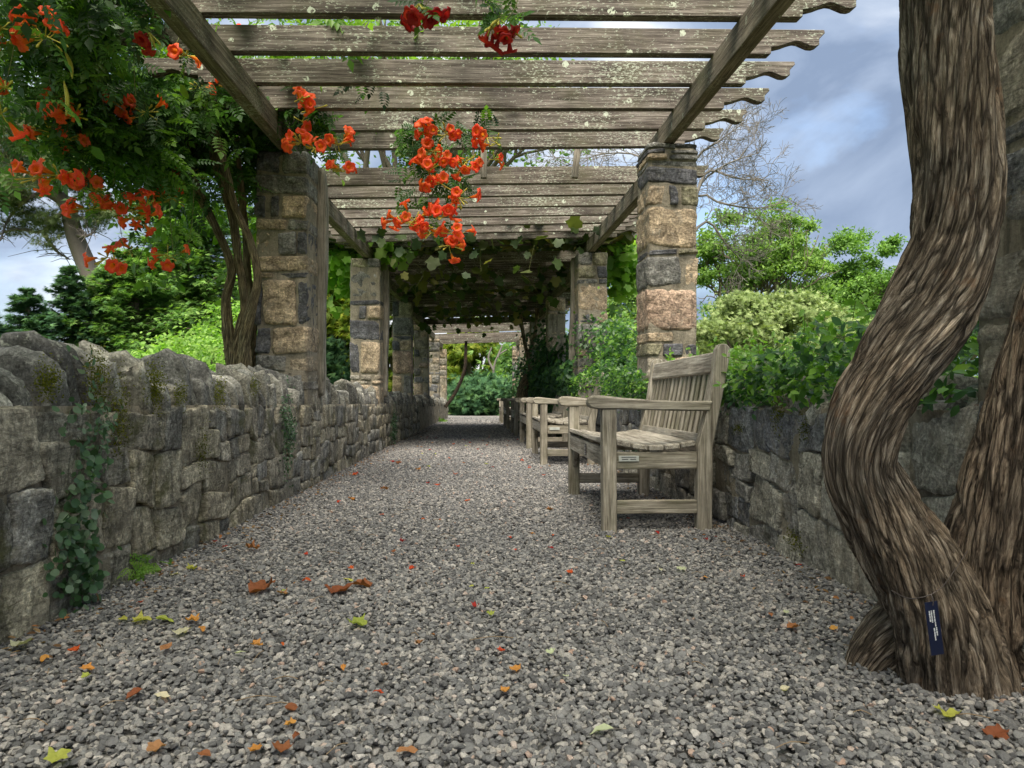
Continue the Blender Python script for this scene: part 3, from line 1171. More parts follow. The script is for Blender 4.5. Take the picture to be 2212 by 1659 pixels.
def pier_spec(i, side):
    # courses from the top: height in picture pixels, then (from, to, colour) across the face
    if (side, i) == (1, 1):
        return .00329, [(13, [(0, .55, 'grey'), (.55, 1, 'dark')]), (12, [(0, .35, 'dark'), (.35, 1, 'grey')]), (14, [(0, .4, 'tan'), (.4, 1, 'grey')]), (14, [(0, 1, 'grey')]), (38, [(0, 1, 'dark')]),
                        (47, [(0, .40, 'tan'), (.42, .60, 'dark'), (.62, 1, 'green')]), (92, [(0, 1, 'tan')]), (14, [(0, .6, 'dark'), (.6, 1, 'green')]), (70, [(0, .68, 'grey'), (.69, 1, 'tan')]),
                        (95, [(0, 1, 'pink')]), (24, [(0, .55, 'tan'), (.55, 1, 'green')]), (30, [(0, .3, 'green'), (.3, .72, 'dark'), (.74, 1, 'dark')])]
    if (side, i) == (1, 2):
        return .00557, [(30, [(0, .5, 'grey'), (.5, 1, 'green')]), (28, [(0, .62, 'green'), (.64, 1, 'dark')]), (12, [(0, .7, 'grey'), (.7, 1, 'dark')]), (62, [(0, 1, 'tan')]), (24, [(0, .7, 'dark'), (.7, 1, 'tan')]),
                        (58, [(0, 1, 'grey')]), (14, [(0, .3, 'pink'), (.3, 1, 'dark')])]
    if (side, i) == (-1, 2):
        return .00557, [(22, [(0, .6, 'green'), (.6, 1, 'grey')]), (68, [(0, 1, 'grey')]), (12, [(0, 1, 'dark')]), (30, [(0, .3, 'pink'), (.31, .55, 'dark'), (.56, 1, 'tan')]), (46, [(0, 1, 'dark')]),
                        (72, [(0, .34, 'dark'), (.35, 1, 'tan')])]
    if (side, i) == (-1, 3):
        return .0079, [(34, [(0, .35, 'dark'), (.35, 1, 'green')]), (40, [(0, 1, 'grey')]), (10, [(0, 1, 'dark')]), (22, [(0, .4, 'dark'), (.4, 1, 'tan')]), (52, [(0, 1, 'pink')]), (42, [(0, .5, 'tan'), (.5, 1, 'grey')])]
    if (side, i) == (-1, 1):
        return .00329, [(52, [(0, .5, 'dark'), (.5, 1, 'grey')]), (42, [(0, 1, 'grey')]), (50, [(0, .22, 'dark'), (.30, .48, 'dark'), (.52, 1, 'tan')]), (26, [(0, .6, 'tan'), (.6, 1, 'grey')]),
                        (52, [(0, .45, 'tan'), (.45, .8, 'grey'), (.8, 1, 'dark')]), (36, [(0, 1, 'tan')]), (14, [(0, .35, 'tan'), (.36, 1, 'dark')]), (100, [(0, .14, 'dark'), (.15, .8, 'tan'), (.81, 1, 'dark')]),
                        (60, [(0, .3, 'dark'), (.3, 1, 'tan')])]
    return None, None


def pier(side, i, label, seed, post=False, ivy=False):
    yc = PIER_Y[i]
    top = SEC_Z[i] + TILT * side * 1.37 - .002
    zb = G(yc) - .1
    wx = .365 if i < 3 else .33
    wy = .40 if i < 3 else .34
    xf = wall_x(side, yc) - side * .005
    cx = xf + side * wx / 2
    r = random.Random(seed)
    t = thing('stone_pier', label, 'pier', (cx, yc, G(yc)), None, 'rubble stone piers carrying the pergola')
    gz = G(yc)
    # mortar core
    W, F = rock_verts((wx - .012, wy - .012, top - zb - .02), 16, 22, .012, 14, seed, .06)
    obj('mortar_core', mesh_np('mortar_core', W, F, True), M_MORTAR, t, (0, 0, (top + zb) / 2 - gz))
    k = 0
    sc, spec = pier_spec(i, side)
    if spec:
        zt_ = top
        for hp, parts in spec:
            h = hp * sc
            for (a, b_, cname) in parts:
                a2, b2 = -wx / 2 + wx * a, -wx / 2 + wx * b_
                W, F = rock_verts((b2 - a2 - .006, wy * r.uniform(.98, 1.04) + r.uniform(-.01, .03), h - .010), 12 if i < 2 else 8, 14, .085, 6.0, seed * 60 + k, .34)
                W[:, 2] += W[:, 0] * r.uniform(-.07, .07)
                W[:, 0] += W[:, 2] * r.uniform(-.07, .07)
                obj('stone', mesh_np('stone', W, F, False), PIER_C[cname], t, ((a2 + b2) / 2 + r.uniform(-.006, .006), r.uniform(-.006, .006), zt_ - h / 2 - gz))
                k += 1
            zt_ -= h
        top_r = zt_
    else:
        top_r = top
    z = zb
    while z < top_r - .03:
        h = r.choice([.055, .09, .16, .2, .24, .3, .36]) * r.uniform(.85, 1.1)
        if top_r - z - h < .07: h = top_r - z
        cols = 1 if (h > .19 and r.random() < .6) else 2 if h > .08 or r.random() < .5 else 3
        rows = 2 if (h > .2 and r.random() < .3 and cols > 1) else 1
        if cols == 1:
            xs = [(-wx / 2, wx / 2)]
        else:
            cuts = sorted(r.uniform(.3, .7) if cols == 2 else r.uniform(.2, .8) for _ in range(cols - 1))
            cc = [0] + cuts + [1]
            xs = [(-wx / 2 + wx * cc[q], -wx / 2 + wx * cc[q + 1]) for q in range(cols)]
        for (a, b) in xs:
            for rr in range(rows):
                bw, bh = b - a - .012, h / rows - .012
                if bw < .03 or bh < .02: continue
                ccz = z + h * (rr + .5) / rows
                fy = wy * r.uniform(.97, 1.03)
                nn = 10 if i < 2 else 7 if i < 3 else 4
                ins = r.uniform(-.012, .026)
                W, F = rock_verts((bw + .006, fy + ins, bh), nn, 14, .10, 6.0, seed * 50 + k, .32)
                W[:, 0] += W[:, 2] * r.uniform(-.06, .06)
                W[:, 2] += W[:, 0] * r.uniform(-.06, .06) + (fbm(np.stack([W[:, 0] * 7 + k, W[:, 1] * 7, W[:, 0] * 0], 1), seed) - .5) * .02
                obj('stone', mesh_np('stone', W, F, False), M_PIER, t, ((a + b) / 2, r.uniform(-.006, .006), ccz - gz))
                k += 1
        z += h
    if post:
        W, F = rock_verts((.085, .105, top - gz - .66), 12, 5, .03, 6, seed + 9, .1)
        W[:, 0] += .012 * np.sin(W[:, 2] * 3.3)
        obj('weathered_post', mesh_np('weathered_post', W, F, True), M_POST, t,
            (-side * (wx / 2 + .012), wy / 2 - .03, (top - gz - .66) / 2 + .64))
    return t


nm = ['nearest', 'second', 'third', 'fourth', 'fifth', 'sixth', 'last']
lab_l = {0: 'nearest stone pier of the left row, beside the trumpet vine above the wall',
         1: 'left stone pier with a weathered wooden post, beside the twisted vine stems',
         2: 'second stone pier on the left wall with a big dark block',
         3: 'third stone pier on the left, with a pinkish block above the wall',
         4: 'fourth stone pier on the left, pale, in front of the lit rafters',
         5: 'fifth stone pier on the left, slim, next to the green tuft at the wall end',
         6: 'last stone pier on the left, standing by the thin bent vine at the path end'}
lab_r = {0: 'nearest stone pier on the right, cut by the picture edge behind the big trunk',
         1: 'tall tan and grey stone pier on the right behind the front bench',
         2: 'second stone pier on the right with a square slate block, rising out of the hedge',
         3: 'third stone pier on the right, dark and half covered with ivy',
         4: 'fourth stone pier on the right, in shade behind the ivy and twisted trunk',
         5: 'fifth stone pier on the right, hidden in the dark behind the ivy',
         6: 'last pale stone pier on the right beyond the end of the path'}
for i in range(7):
    pier(-1, i, lab_l[i], 40 + i, post=(i in (1, 2)))
    pier(1, i, lab_r[i], 70 + i, post=(i == 2))

perg = thing('pergola', 'long weathered wooden pergola stepping down over the gravel path on stone piers', 'pergola', (0, 1.55, G(1.55)))
PX, PY, PZ = perg.location
END = [(1.96, .14), (1.965, .122), (1.93, .088), (1.93, .055), (1.905, .046), (1.875, .048), (1.845, .060), (1.815, .072), (1.79, .075), (1.755, .066),
       (1.72, .053), (1.68, .043), (1.645, .040), (1.642, .002), (1.63, 0)]


def rafter(y, zb, seed):
    r = random.Random(seed)
    sx = 1 + r.uniform(-.008, .008)
    right = [(a * sx, b) for a, b in END]
    prof = right + [(-a, b) for a, b in right[::-1]]
    o = prism('rafter', prof, 'y', .064, M_RAFT, perg, (r.uniform(-.015, .015) - PX, y - PY, zb - PZ), (0, -math.atan(TILT) + r.uniform(-.0025, .0025), math.atan(.045) + r.uniform(-.004, .004)), .003)
    return o


for s in range(7):
    ya = PIER_Y[s - 1] if s else -2.1
    yb = PIER_Y[s]
    za = SEC_Z[s]
    for side in (-1, 1):
        x = side * (1.355 - .009 * max(0, (ya + yb) / 2 - 8))
        a = ya + (.21 if s else 0)
        bnd = yb + (.20 if s < 6 else .2)
        if s == 1: bnd = yb + .60
        bevel_box('beam', .082, bnd - a, .15, M_BEAM, perg,
                  (x - PX, (a + bnd) / 2 - PY, za + TILT * x + .075 - PZ), None, .004)
ys = 3.74 - .43 * 14
k = 0
while ys < 24.4:
    s = 0
    while s < 6 and ys > PIER_Y[s] + (.6 if s == 1 else .18): s += 1
    rafter(ys, SEC_Z[s] + .151, 500 + k)
    ys += .425
    k += 1
for (x, y) in ((1045, 345), (1245, 345), (925, 345)):
    q = at(x, y, 6.02)
    bevel_box('strut', .05, .05, .30, M_POST, perg, (q.x - PX, q.y - PY, q.z - PZ), (0, .1 if x > 1200 else 0, 0), .003)
# posts of a side arbour that show above the second section

# ------------------------------------------------------------------ benches
def make_bench(L=1.34, label='', plaques=True):
    t = thing('garden_bench', label, 'bench', (0, 0, 0), None, 'teak benches in a row along the right wall')
    # local: x from the front edge (0) to the back (+), y along the bench, z up
    leg = .066
    for sy in (-1, 1):
        y = sy * (L / 2 - leg / 2)
        bevel_box('leg', leg, leg, .575, M_TZ, t, (leg / 2, y, .2875))
        # rear post: straight leg that leans back above the seat
        pr = [(.445, 0), (.513, 0), (.520, .40), (.605, .83), (.603, .865), (.585, .882), (.558, .880), (.543, .858), (.508, .62), (.450, .40)]
        prism('leg', pr, 'y', leg, M_TZ, t, (0, y, 0), None, .004)
        # arm: rounded front, dips to the post
        ar = [(-.055, .582), (-.070, .600), (-.066, .625), (-.045, .640), (0, .640), (.10, .628), (.24, .618), (.40, .614), (.522, .614), (.508, .566),
              (.40, .566), (.22, .570), (.09, .576), (-.02, .575)]
        prism('armrest', ar, 'y', .078, M_TX, t, (0, y, 0), None, .007)
        bevel_box('side_rail', .39, .032, .080, M_TX, t, (.255, y, .335))
        bevel_box('stretcher', .385, .034, .062, M_TX, t, (.256, y, .118))
        # bracket under the front rail
        br = [(0, 0), (-sy * .085, 0), (-sy * .02, -.085), (0, -.115)]
        prism('bracket', [(a, c) for a, c in br], 'x', .026, M_TZ, t, (.036, sy * (L / 2 - leg), .306), None, .002)
    bevel_box('front_rail', .03, L - 2 * leg, .088, M_TY, t, (.019, 0, .350))
    bevel_box('rear_rail', .03, L - 2 * leg, .075, M_TY, t, (.478, 0, .360))
    # dished seat of five slats
    sl = [(.033, .402, .22, L - 2 * leg - .002), (.104, .394, .20, L - .02), (.180, .381, .12, L - .02), (.256, .376, .0, L - .02), (.332, .381, -.10, L - .02), (.406, .392, -.18, L - .02)]
    for (x, z, a, ll) in sl:
        bevel_box('seat_slat', .068, ll, .026, M_TY, t, (x, 0, z + .018), (0, a, 0), .005)
    # back
    ang = math.atan2(.08, .40)
    bevel_box('top_rail', .036, L - 2 * leg, .105, M_TY, t, (.556, 0, .795), (0, ang, 0), .008)
    bevel_box('lower_back_rail', .032, L - 2 * leg, .05, M_TY, t, (.482, 0, .432), (0, ang, 0))
    n = 14
    for i in range(n):
        y = (i - (n - 1) / 2) * (L - 2 * leg) / (n + .3)
        bevel_box('back_slat', .017, .036, .335, M_TZ, t, (.520, y, .595), (0, ang, 0), .006)
    return t


def copy_tree(o, parent=None):
    c = o.copy()
    COL.objects.link(c)
    c.parent = parent
    for ch in list(o.children):
        copy_tree(ch, c)
    return c


BENCH = [(.57, 4.06, .0, 'weathered teak bench nearest the camera with a dark plaque on its front rail'),
         (.575, 7.55, -.01, 'second teak bench from the camera, pale arm ends, white plaque on its side rail'),
         (.57, 9.75, .01, 'third teak bench from the camera, in the shade of the vine roof'),
         (.56, 12.6, .0, 'fourth teak bench in the row, in deep shade left of the ivy'),
         (.54, 15.8, .01, 'fifth teak bench in the row, just before the twisted dark vine trunk'),
         (.53, 19.3, .0, 'farthest teak bench at the end of the row beside the dark shrub')]
b0 = None
for i, (x, y, rz, lab) in enumerate(BENCH):
    if b0 is None:
        o = b0 = make_bench(label=lab)
    else:
        o = copy_tree(b0)
        o['label'] = lab
    o.location = (x, y, G(y) - .004)
    o.rotation_euler = (math.atan(-.0338), 0, rz)
    BENCH[i] = BENCH[i] + (o,)


def plaque(par, name, sx, sy, sz, loc, mat, lines, lm):
    q = bevel_box(name, sx, sy, sz, mat, par, loc, None, .001)
    for (dx, dy, dz, w, h, d) in lines:
        bevel_box('inscription_line', w, d, h, lm, q, (dx, dy, dz), None, 0)


# the near bench wears a dark plaque on the front rail and a pale one on the end rail
n0 = BENCH[0][4]
q = bevel_box('plaque', .004, .052, .062, M_PLAQD, n0, (.0015, -.10, .352), None, .0008)
for dz, w in ((.022, .022), (-.012, .02), (-.022, .026)):
    bevel_box('engraved_line', .001, w, .0035, M_PLAQW, q, (-.0026, 0, dz), None, 0)
bevel_box('engraved_emblem', .001, .013, .013, M_PLAQW, q, (-.0026, 0, .005), None, 0)
q = bevel_box('plaque', .095, .004, .026, M_PLAQW, n0, (.125, -.67 + .0135, .345), None, .0008)
for dx, w, dz in ((0, .07, .007), (-.018, .03, -.003), (.02, .028, -.003)):
    bevel_box('engraved_line', w, .001, .003, M_PLAQD, q, (dx, -.0026, dz), None, 0)
n1b = BENCH[1][4]
bevel_box('plaque', .095, .004, .026, M_PLAQW, n1b, (.135, -.67 + .0135, .345), None, .0008)


# ------------------------------------------------------------------ big twisted trunk on the right
def trunk_mesh(name, P, Rr, m, k, seed, twist=1.2, amp=.10, flare=None, ysq=1.0):
    C = spline(P, m)
    rr = np.interp(np.linspace(0, 1, m), np.linspace(0, 1, len(Rr)), Rr)
    T = np.gradient(C, axis=0)
    seg = np.linalg.norm(T, axis=1)
    s = np.cumsum(seg)
    T /= seg[:, None]
    ref = np.array((0, 1.0, 0))
    A = np.cross(T, ref)
    A /= np.linalg.norm(A, axis=1)[:, None]
    B = np.cross(A, T)
    th = np.arange(k + 1) / k * 2 * math.pi + math.pi
    TH, SS = np.meshgrid(th, s)
    tw = TH + twist * SS * 2
    RR = np.repeat(rr[:, None], k + 1, 1)
    f = 1 / .015
    q = np.stack([np.cos(tw) * RR * f, np.sin(tw) * RR * f, SS * 7.5], -1).reshape(-1, 3)
    rid = np.clip(np.abs(fbm(q, seed, 2) - .5) * 8, 0, 1)
    q2 = np.stack([np.cos(tw) * 1.25, np.sin(tw) * 1.25, SS * .9], -1).reshape(-1, 3)
    lob = fbm(q2, seed + 4, 2) - .5
    q3 = np.stack([np.cos(tw) * RR * 80, np.sin(tw) * RR * 80, SS * 11], -1).reshape(-1, 3)
    fine = fbm(q3, seed + 8, 2) - .5
    q4 = np.stack([np.cos(tw) * RR / .055, np.sin(tw) * RR / .055, SS * 3.2 + 40], -1).reshape(-1, 3)
    fis = np.clip(1 - np.abs(fbm(q4, seed + 21, 2) - .5) * 9, 0, 1)
    rid = rid - fis * .9
    d = (rid.reshape(m, -1) - .3) * amp * .9 + lob.reshape(m, -1) * amp * 3.4 + fine.reshape(m, -1) * amp * .6
    RR2 = RR * (1 + d)
    if flare is not None:
        RR2 = RR2 * (1 + flare(TH, SS))
    V = C[:, None] + RR2[..., None] * (np.cos(TH)[..., None] * A[:, None] + ysq * np.sin(TH)[..., None] * B[:, None])
    i = np.arange(m - 1)[:, None] * (k + 1)
    j = np.arange(k)[None]
    F = np.stack([i + j, i + j + 1, i + k + 2 + j, i + k + 1 + j], -1).reshape(-1, 4)
    uv = np.stack([(tw / (2 * math.pi)).reshape(-1), SS.reshape(-1)], 1)
    return mesh_np(name, V.reshape(-1, 3), F, True, np.clip(rid * .55 + .45, 0, 1), uv)


def px(x, y, Y):
    return at(x, y, Y)


VT = thing('climbing_vine', 'massive twisted vine trunk with shaggy bark forking beside the right wall, plant tag on it', 'vine', (.98, 1.55, G(1.55)))
VT0 = Vector(VT.location)


def rel(P, o):
    return [Vector(p) - o for p in P]


main = [(2080, 1560, 1.56), (2050, 1430, 1.56), (2010, 1300, 1.56), (1955, 1190, 1.56), (1900, 1090, 1.56), (1862, 1000, 1.55), (1880, 900, 1.54), (1935, 790, 1.53),
        (2010, 670, 1.52), (2056, 540, 1.50), (2070, 400, 1.48), (2062, 270, 1.47), (2048, 130, 1.46), (2040, -40, 1.45), (2040, -300, 1.44), (2000, -700, 1.5)]
rad = [.124, .110, .099, .092, .078, .071, .074, .080, .084, .078, .076, .076, .078, .077, .075, .072]


def fl(TH, SS):
    base = np.exp(-SS / .10)
    return base * (.35 + .65 * np.clip(np.cos(TH - 0.0), 0, 1) ** 3 + .2 * np.sin(TH * 5))


P = rel([px(*a) for a in main], VT0)
obj('trunk', trunk_mesh('trunk', P, rad, 620, 210, 3, .8, .11), M_BARK, VT)
sec = [(2120, 1540, 1.60), (2090, 1400, 1.62), (2110, 1250, 1.62), (2150, 1120, 1.60), (2195, 980, 1.58), (2235, 850, 1.56), (2280, 700, 1.54), (2340, 450, 1.5), (2360, 100, 1.5), (2360, -300, 1.5)]
P = rel([px(*a) for a in sec], VT0)
obj('trunk', trunk_mesh('trunk', P, [.115, .105, .090, .088, .088, .086, .085, .08, .08, .08], 420, 180, 9, -.9, .11), M_BARKM, VT)
# root flare running out to the left
rt = [(2010, 1300, 1.62), (1960, 1350, 1.64), (1915, 1390, 1.66), (1875, 1440, 1.67), (1838, 1500, 1.67)]
P = rel([px(*a) for a in rt], VT0)
obj('root', trunk_mesh('root', P, [.06, .075, .066, .052, .03], 120, 90, 15, .3, .12), M_BARK, VT)
# vine on top of the pergola over the camera is out of view, thickened to shade the foreground

PT = thing('plant_tag', 'narrow navy plant tag with white lettering wired to the big vine trunk', 'tag', px(2018, 1357, 1.43))
bevel_box('tag_plate', .029, .0015, .104, M_NAVY, PT, (0, 0, 0), (R(-6), R(-4), R(8)), .0003)
tp = PT.children[0]
r_ = random.Random(4)
for cx_, z1, z2 in ((-.007, .034, .012), (-.0025, .034, .012), (.003, .034, .012), (.0035, .010, .002), (.0045, .001, -.014), (-.0005, .0, -.024)):
    z = z1
    while z > z2:
        h = r_.uniform(.0012, .0024)
        bevel_box('letter', r_.uniform(.0022, .003), .0004, h, M_WHITE, tp, (cx_, -.001, z), None, 0)
        z -= h + .0007
tb = Tubes()
o_ = Vector(PT.location)
tb.add(spline([v - o_ for v in (px(1925, 1275, 1.50), px(1960, 1292, 1.455), px(1993, 1290, 1.435), px(2010, 1285, 1.43), px(2016, 1298, 1.425), px(2015, 1308, 1.425))], 20), .0011, 5)
tb.add(spline([v - o_ for v in (px(2010, 1285, 1.43), px(2035, 1268, 1.435), px(2060, 1235, 1.46), px(2090, 1190, 1.5))], 14), .0008, 5)
tb.build('wire', M_WIRE, PT)

# ------------------------------------------------------------------ stems of the trumpet vine on the left
TV = thing('trumpet_vine', 'trumpet vine with orange red flowers draped over the left side of the pergola', 'vine', (-1.75, 5.2, G(5.2)))
TV0 = Vector(TV.location)
stems = [([(512, 850, 5.1), (495, 740, 5.1), (487, 650, 5.1), (500, 580, 5.1), (470, 500, 5.05), (432, 420, 5.0), (405, 340, 4.9), (400, 260, 4.8)], [.05, .042, .028, .026, .026, .027, .026, .024]),
         ([(518, 850, 5.1), (515, 740, 5.1), (528, 660, 5.1), (515, 560, 5.1), (500, 460, 5.05), (470, 370, 5.0), (455, 290, 4.9), (450, 230, 4.8)], [.05, .04, .028, .026, .025, .026, .026, .024]),
         ([(530, 850, 5.05), (528, 740, 5.05), (545, 660, 5.0), (556, 600, 5.0), (540, 520, 5.0), (505, 440, 5.0), (485, 360, 4.9), (462, 280, 4.9)], [.05, .036, .027, .024, .024, .025, .026, .024]),
         ([(540, 850, 5.3), (545, 700, 5.3), (536, 600, 5.3), (530, 500, 5.3), (520, 400, 5.2), (510, 300, 5.1)], [.035, .03, .026, .024, .022, .02])]
for i, (S, rr) in enumerate(stems):
    P = rel([px(*a) for a in S], TV0)
    obj('stem', trunk_mesh('stem', P, rr, 160, 48, 30 + i, 1.5, .16), M_BARK2, TV)

# thin bent vine by the far left pier, and dark trunk with branches on the far right
v1 = thing('climbing_vine', 'thin bent grey vine climbing the last left pier at the end of the path', 'vine', at(962, 870, 22.5))
P = rel([px(*a) for a in [(962, 880, 22.6), (985, 845, 22.6), (1003, 800, 22.5), (1006, 760, 22.5), (1008, 700, 22.4)]], Vector(v1.location))
obj('stem', trunk_mesh('stem', P, [.05, .05, .045, .045, .04], 60, 20, 50, .6, .12), M_BARKD, v1)
v2 = thing('climbing_vine', 'dark twisted vine trunk leaning out behind the far benches on the right', 'vine', at(1135, 900, 15.0))
o_ = Vector(v2.location)
for S, rr in (([(1138, 905, 15), (1128, 860, 15), (1133, 830, 15), (1150, 805, 15), (1172, 785, 14.8), (1192, 755, 14.6), (1195, 700, 14.5)], [.16, .12, .095, .085, .08, .075, .07]),
              ([(1150, 810, 15), (1140, 770, 15), (1130, 720, 15), (1122, 660, 15)], [.05, .04, .035, .035]),
              ([(1142, 770, 15), (1154, 730, 14.9), (1160, 690, 14.9), (1158, 650, 14.9)], [.035, .035, .04, .04])):
    obj('stem', trunk_mesh('stem', rel([px(*a) for a in S], o_), rr, 80, 28, 60 + len(S), .6, .14), M_BARK2, v2)

# ------------------------------------------------------------------ trumpet vine foliage and flowers
def local(P, o):
    return np.asarray([tuple(p) for p in P], float) - np.array(tuple(o))


def A(x, y, Y):
    return np.array(tuple(at(x, y, Y)))


fol = []
# (x, y, depth, radius x, radius y, radius z in metres, count)
for (x, y, Y, rx, ry, rz, n, sd_) in [
        (60, -30, 3.4, .5, .5, .28, 200, 1), (180, 30, 3.9, .45, .5, .28, 260, 2), (40, 110, 3.8, .28, .4, .16, 50, 3),
        (180, 150, 4.2, .34, .5, .36, 360, 4), (255, 235, 4.5, .34, .5, .42, 470, 5), (320, 270, 4.8, .35, .5, .42, 500, 6), (400, 255, 5.0, .36, .5, .38, 460, 7),
        (470, 270, 5.2, .32, .4, .40, 420, 8), (550, 300, 5.5, .25, .4, .42, 380, 9), (600, 230, 5.3, .20, .4, .30, 170, 10),
        (370, 150, 5.0, .5, .4, .25, 330, 11), (150, 300, 4.3, .18, .3, .18, 70, 12), (250, 60, 4.0, .3, .4, .25, 170, 13)]:
    c = A(x, y, Y)
    P = blob_points(n, c, (rx, ry, rz), clumps=14, csize=.3, seed=sd_)
    fol.append(P)
fol = np.concatenate(fol)
def proj(P):
    q = (np.asarray(P) - np.array(tuple(CL))) @ np.array(CM)
    return 1106 + q[:, 0] / -q[:, 2] * FPX, 829.5 - q[:, 1] / -q[:, 2] * FPX


fx_, fy_ = proj(fol)
end_gap = (fx_ > 235) & (fx_ < 500) & (fy_ > 50) & (fy_ < 180) & (fol[:, 1] < 4.45)      # the rafter end stands clear of the leaves
m = ~((fol[:, 0] > -1.47) & (fol[:, 2] < 2.3)) & ~end_gap            # stays outside the beam
fol = fol[m]
o = leaves('foliage', T_PIN, local(fol, TV0), .15, L_TRUMPET, TV, bias=(.1, -.35, .75), spread=.6, direction=(0, -.1, -.9), dspread=.6, seed=1)
o['kind'] = 'stuff'
# lying on top of the rafters, backlight put into a brighter leaf colour
r_ = np.random.default_rng(5)
n = 900
tp_ = np.stack([r_.uniform(-2.3, .35, n), r_.uniform(3.2, 6.2, n), np.zeros(n)], 1)
tp_[:, 0] = -2.3 + (tp_[:, 0] + 2.3) * r_.random(n) ** .5
tp_[:, 2] = 2.225 + .30 + TILT * tp_[:, 0] + r_.uniform(0, .28, n)
tp_ = tp_[~((tp_[:, 0] < -1.3) & (tp_[:, 1] < 4.6))]
n = 3000
t2 = np.stack([r_.uniform(-2.4, 2.4, n), r_.uniform(-1.8, 2.9, n), r_.uniform(2.58, 2.85, n)], 1)  # unseen leaves over the camera, added thickly to darken the foreground gravel
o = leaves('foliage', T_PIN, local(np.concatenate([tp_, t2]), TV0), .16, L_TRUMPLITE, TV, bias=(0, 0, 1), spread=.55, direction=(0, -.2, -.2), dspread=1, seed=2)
o['kind'] = 'stuff'
# hanging strands with leaves
ST = Tubes()
sp, sl = [], []
strands = [((30, -60, 3.3), (10, 200, 3.3)), ((170, 100, 4.0), (120, 260, 3.9)), ((120, 60, 3.7), (125, 230, 3.7)),
           ((230, 300, 4.4), (215, 470, 4.3)), ((255, 330, 4.5), (265, 520, 4.4)), ((300, 330, 4.6), (330, 500, 4.5)), ((190, 260, 4.2), (180, 440, 4.2)),
           ((380, 330, 4.7), (375, 560, 4.6)), ((330, 330, 4.7), (290, 600, 4.5)), ((420, 380, 4.7), (385, 600, 4.6)), ((270, 20, 3.6), (330, 80, 3.6)),
           ((300, -40, 3.5), (310, 60, 3.5)), ((290, 60, 3.9), (295, 230, 3.9)), ((455, 160, 4.2), (440, 240, 4.2)), ((400, 60, 4.0), (395, 130, 4.0)),
           ((640, 170, 5.0), (655, 300, 4.9)), ((610, 170, 5.0), (600, 270, 5.0)), ((700, 250, 5.0), (735, 350, 4.9)), ((672, 160, 5.0), (690, 330, 4.9)),
           ((935, 260, 5.0), (925, 500, 5.0)), ((895, 262, 5.0), (900, 420, 5.0)), ((960, 262, 5.0), (975, 500, 5.0)), ((1035, 230, 5.0), (1060, 300, 4.9)),
           ((990, 262, 5.0), (1000, 420, 5.0)), ((870, 270, 5.0), (868, 460, 5.0)), ((915, -60, 3.1), (912, 20, 3.05)), ((1085, -80, 3.1), (1080, 60, 3.05)),
           ((1045, -80, 3.1), (1040, 20, 3.05)), ((345, -60, 3.3), (345, 0, 3.3)), ((20, 150, 3.4), (10, 330, 3.4)), ((5, 300, 3.4), (0, 420, 3.4)),
           ((735, 160, 4.6), (820, 195, 4.6)), ((930, 250, 5.0), (1010, 290, 4.9))]
for i, (a, b_) in enumerate(strands):
    a, b_ = A(*a), A(*b_)
    mid = (a + b_) / 2 + r_.normal(size=3) * .03
    pts = spline([a, mid, b_], 9) - np.array(tuple(TV0))
    ST.add(pts, np.linspace(.0028, .0015, 9), 4)
    for u in np.arange(.0, 1.01, .13 if i < 19 else .075 if i < 25 else .16):
        q = a + (b_ - a) * u + r_.normal(size=3) * .018
        sp.append(q)
ST.build('hanging_stem', M_STEM, TV)['kind'] = 'stuff'
sp = np.array(sp)
for (x, y, Y, rr_, n, s_) in [(925, 300, 5.05, .10, 26, 1), (940, 350, 5.0, .09, 22, 2), (905, 330, 5.0, .07, 14, 3), (975, 400, 5.0, .07, 14, 4), (880, 300, 5.1, .08, 12, 5), (1000, 400, 5.0, .05, 8, 6),
                              (640, 200, 5.0, .14, 40, 7), (615, 240, 5.0, .12, 34, 8), (690, 270, 5.0, .10, 22, 9), (720, 330, 5.0, .07, 10, 10), (660, 280, 5.0, .09, 18, 11), (930, 440, 5.0, .06, 10, 12), (1085, 20, 3.2, .06, 12, 13)]:
    sp = np.concatenate([sp, blob_points(n, A(x, y, Y), (rr_, rr_, rr_ * 1.3), seed=700 + s_)])
o = leaves('foliage', T_PIN, local(sp, TV0), .115, L_TRUMPET, TV, bias=(0, -.6, .6), spread=.5, direction=(0, 0, -.8), dspread=.8, seed=4)
o['kind'] = 'stuff'
# leaves behind the stems and around the left pier, backlight painted as brighter green
bl = []
for (x, y, Y, rx, ry, rz, n, s_) in [(600, 420, 6.3, .28, .3, .5, 240, 20), (575, 600, 6.2, .18, .3, .5, 170, 21), (420, 420, 5.6, .22, .3, .3, 130, 22), (390, 480, 5.4, .2, .3, .22, 90, 23),
                                     (350, 560, 5.0, .12, .2, .2, 40, 24), (640, 300, 6.2, .2, .3, .2, 120, 25), (60, -10, 3.9, .5, .5, .25, 150, 26), (20, 130, 4.2, .35, .4, .2, 90, 27)]:
    bl.append(blob_points(n, A(x, y, Y), (rx, ry, rz), clumps=8, csize=.3, seed=s_))
bl = np.concatenate(bl)
bl = bl[~((bl[:, 0] > -1.50) & (bl[:, 2] < 2.2))]
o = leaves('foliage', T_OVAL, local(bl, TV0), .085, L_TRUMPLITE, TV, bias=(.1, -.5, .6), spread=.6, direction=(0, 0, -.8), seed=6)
o['kind'] = 'stuff'
# the leaves that hang nearest can be told apart one by one
near = fol[np.argsort(((fol - np.array((-1.6, 3.0, 2.0))) ** 2).sum(1))][:170]
leaf_parts(TV, T_PIN, local(near + np.array((.03, -.06, 0)), TV0), .17, L_TRUMPET, 'leaf', (.1, -.4, .7), .5, (0, 0, -.9), 8)


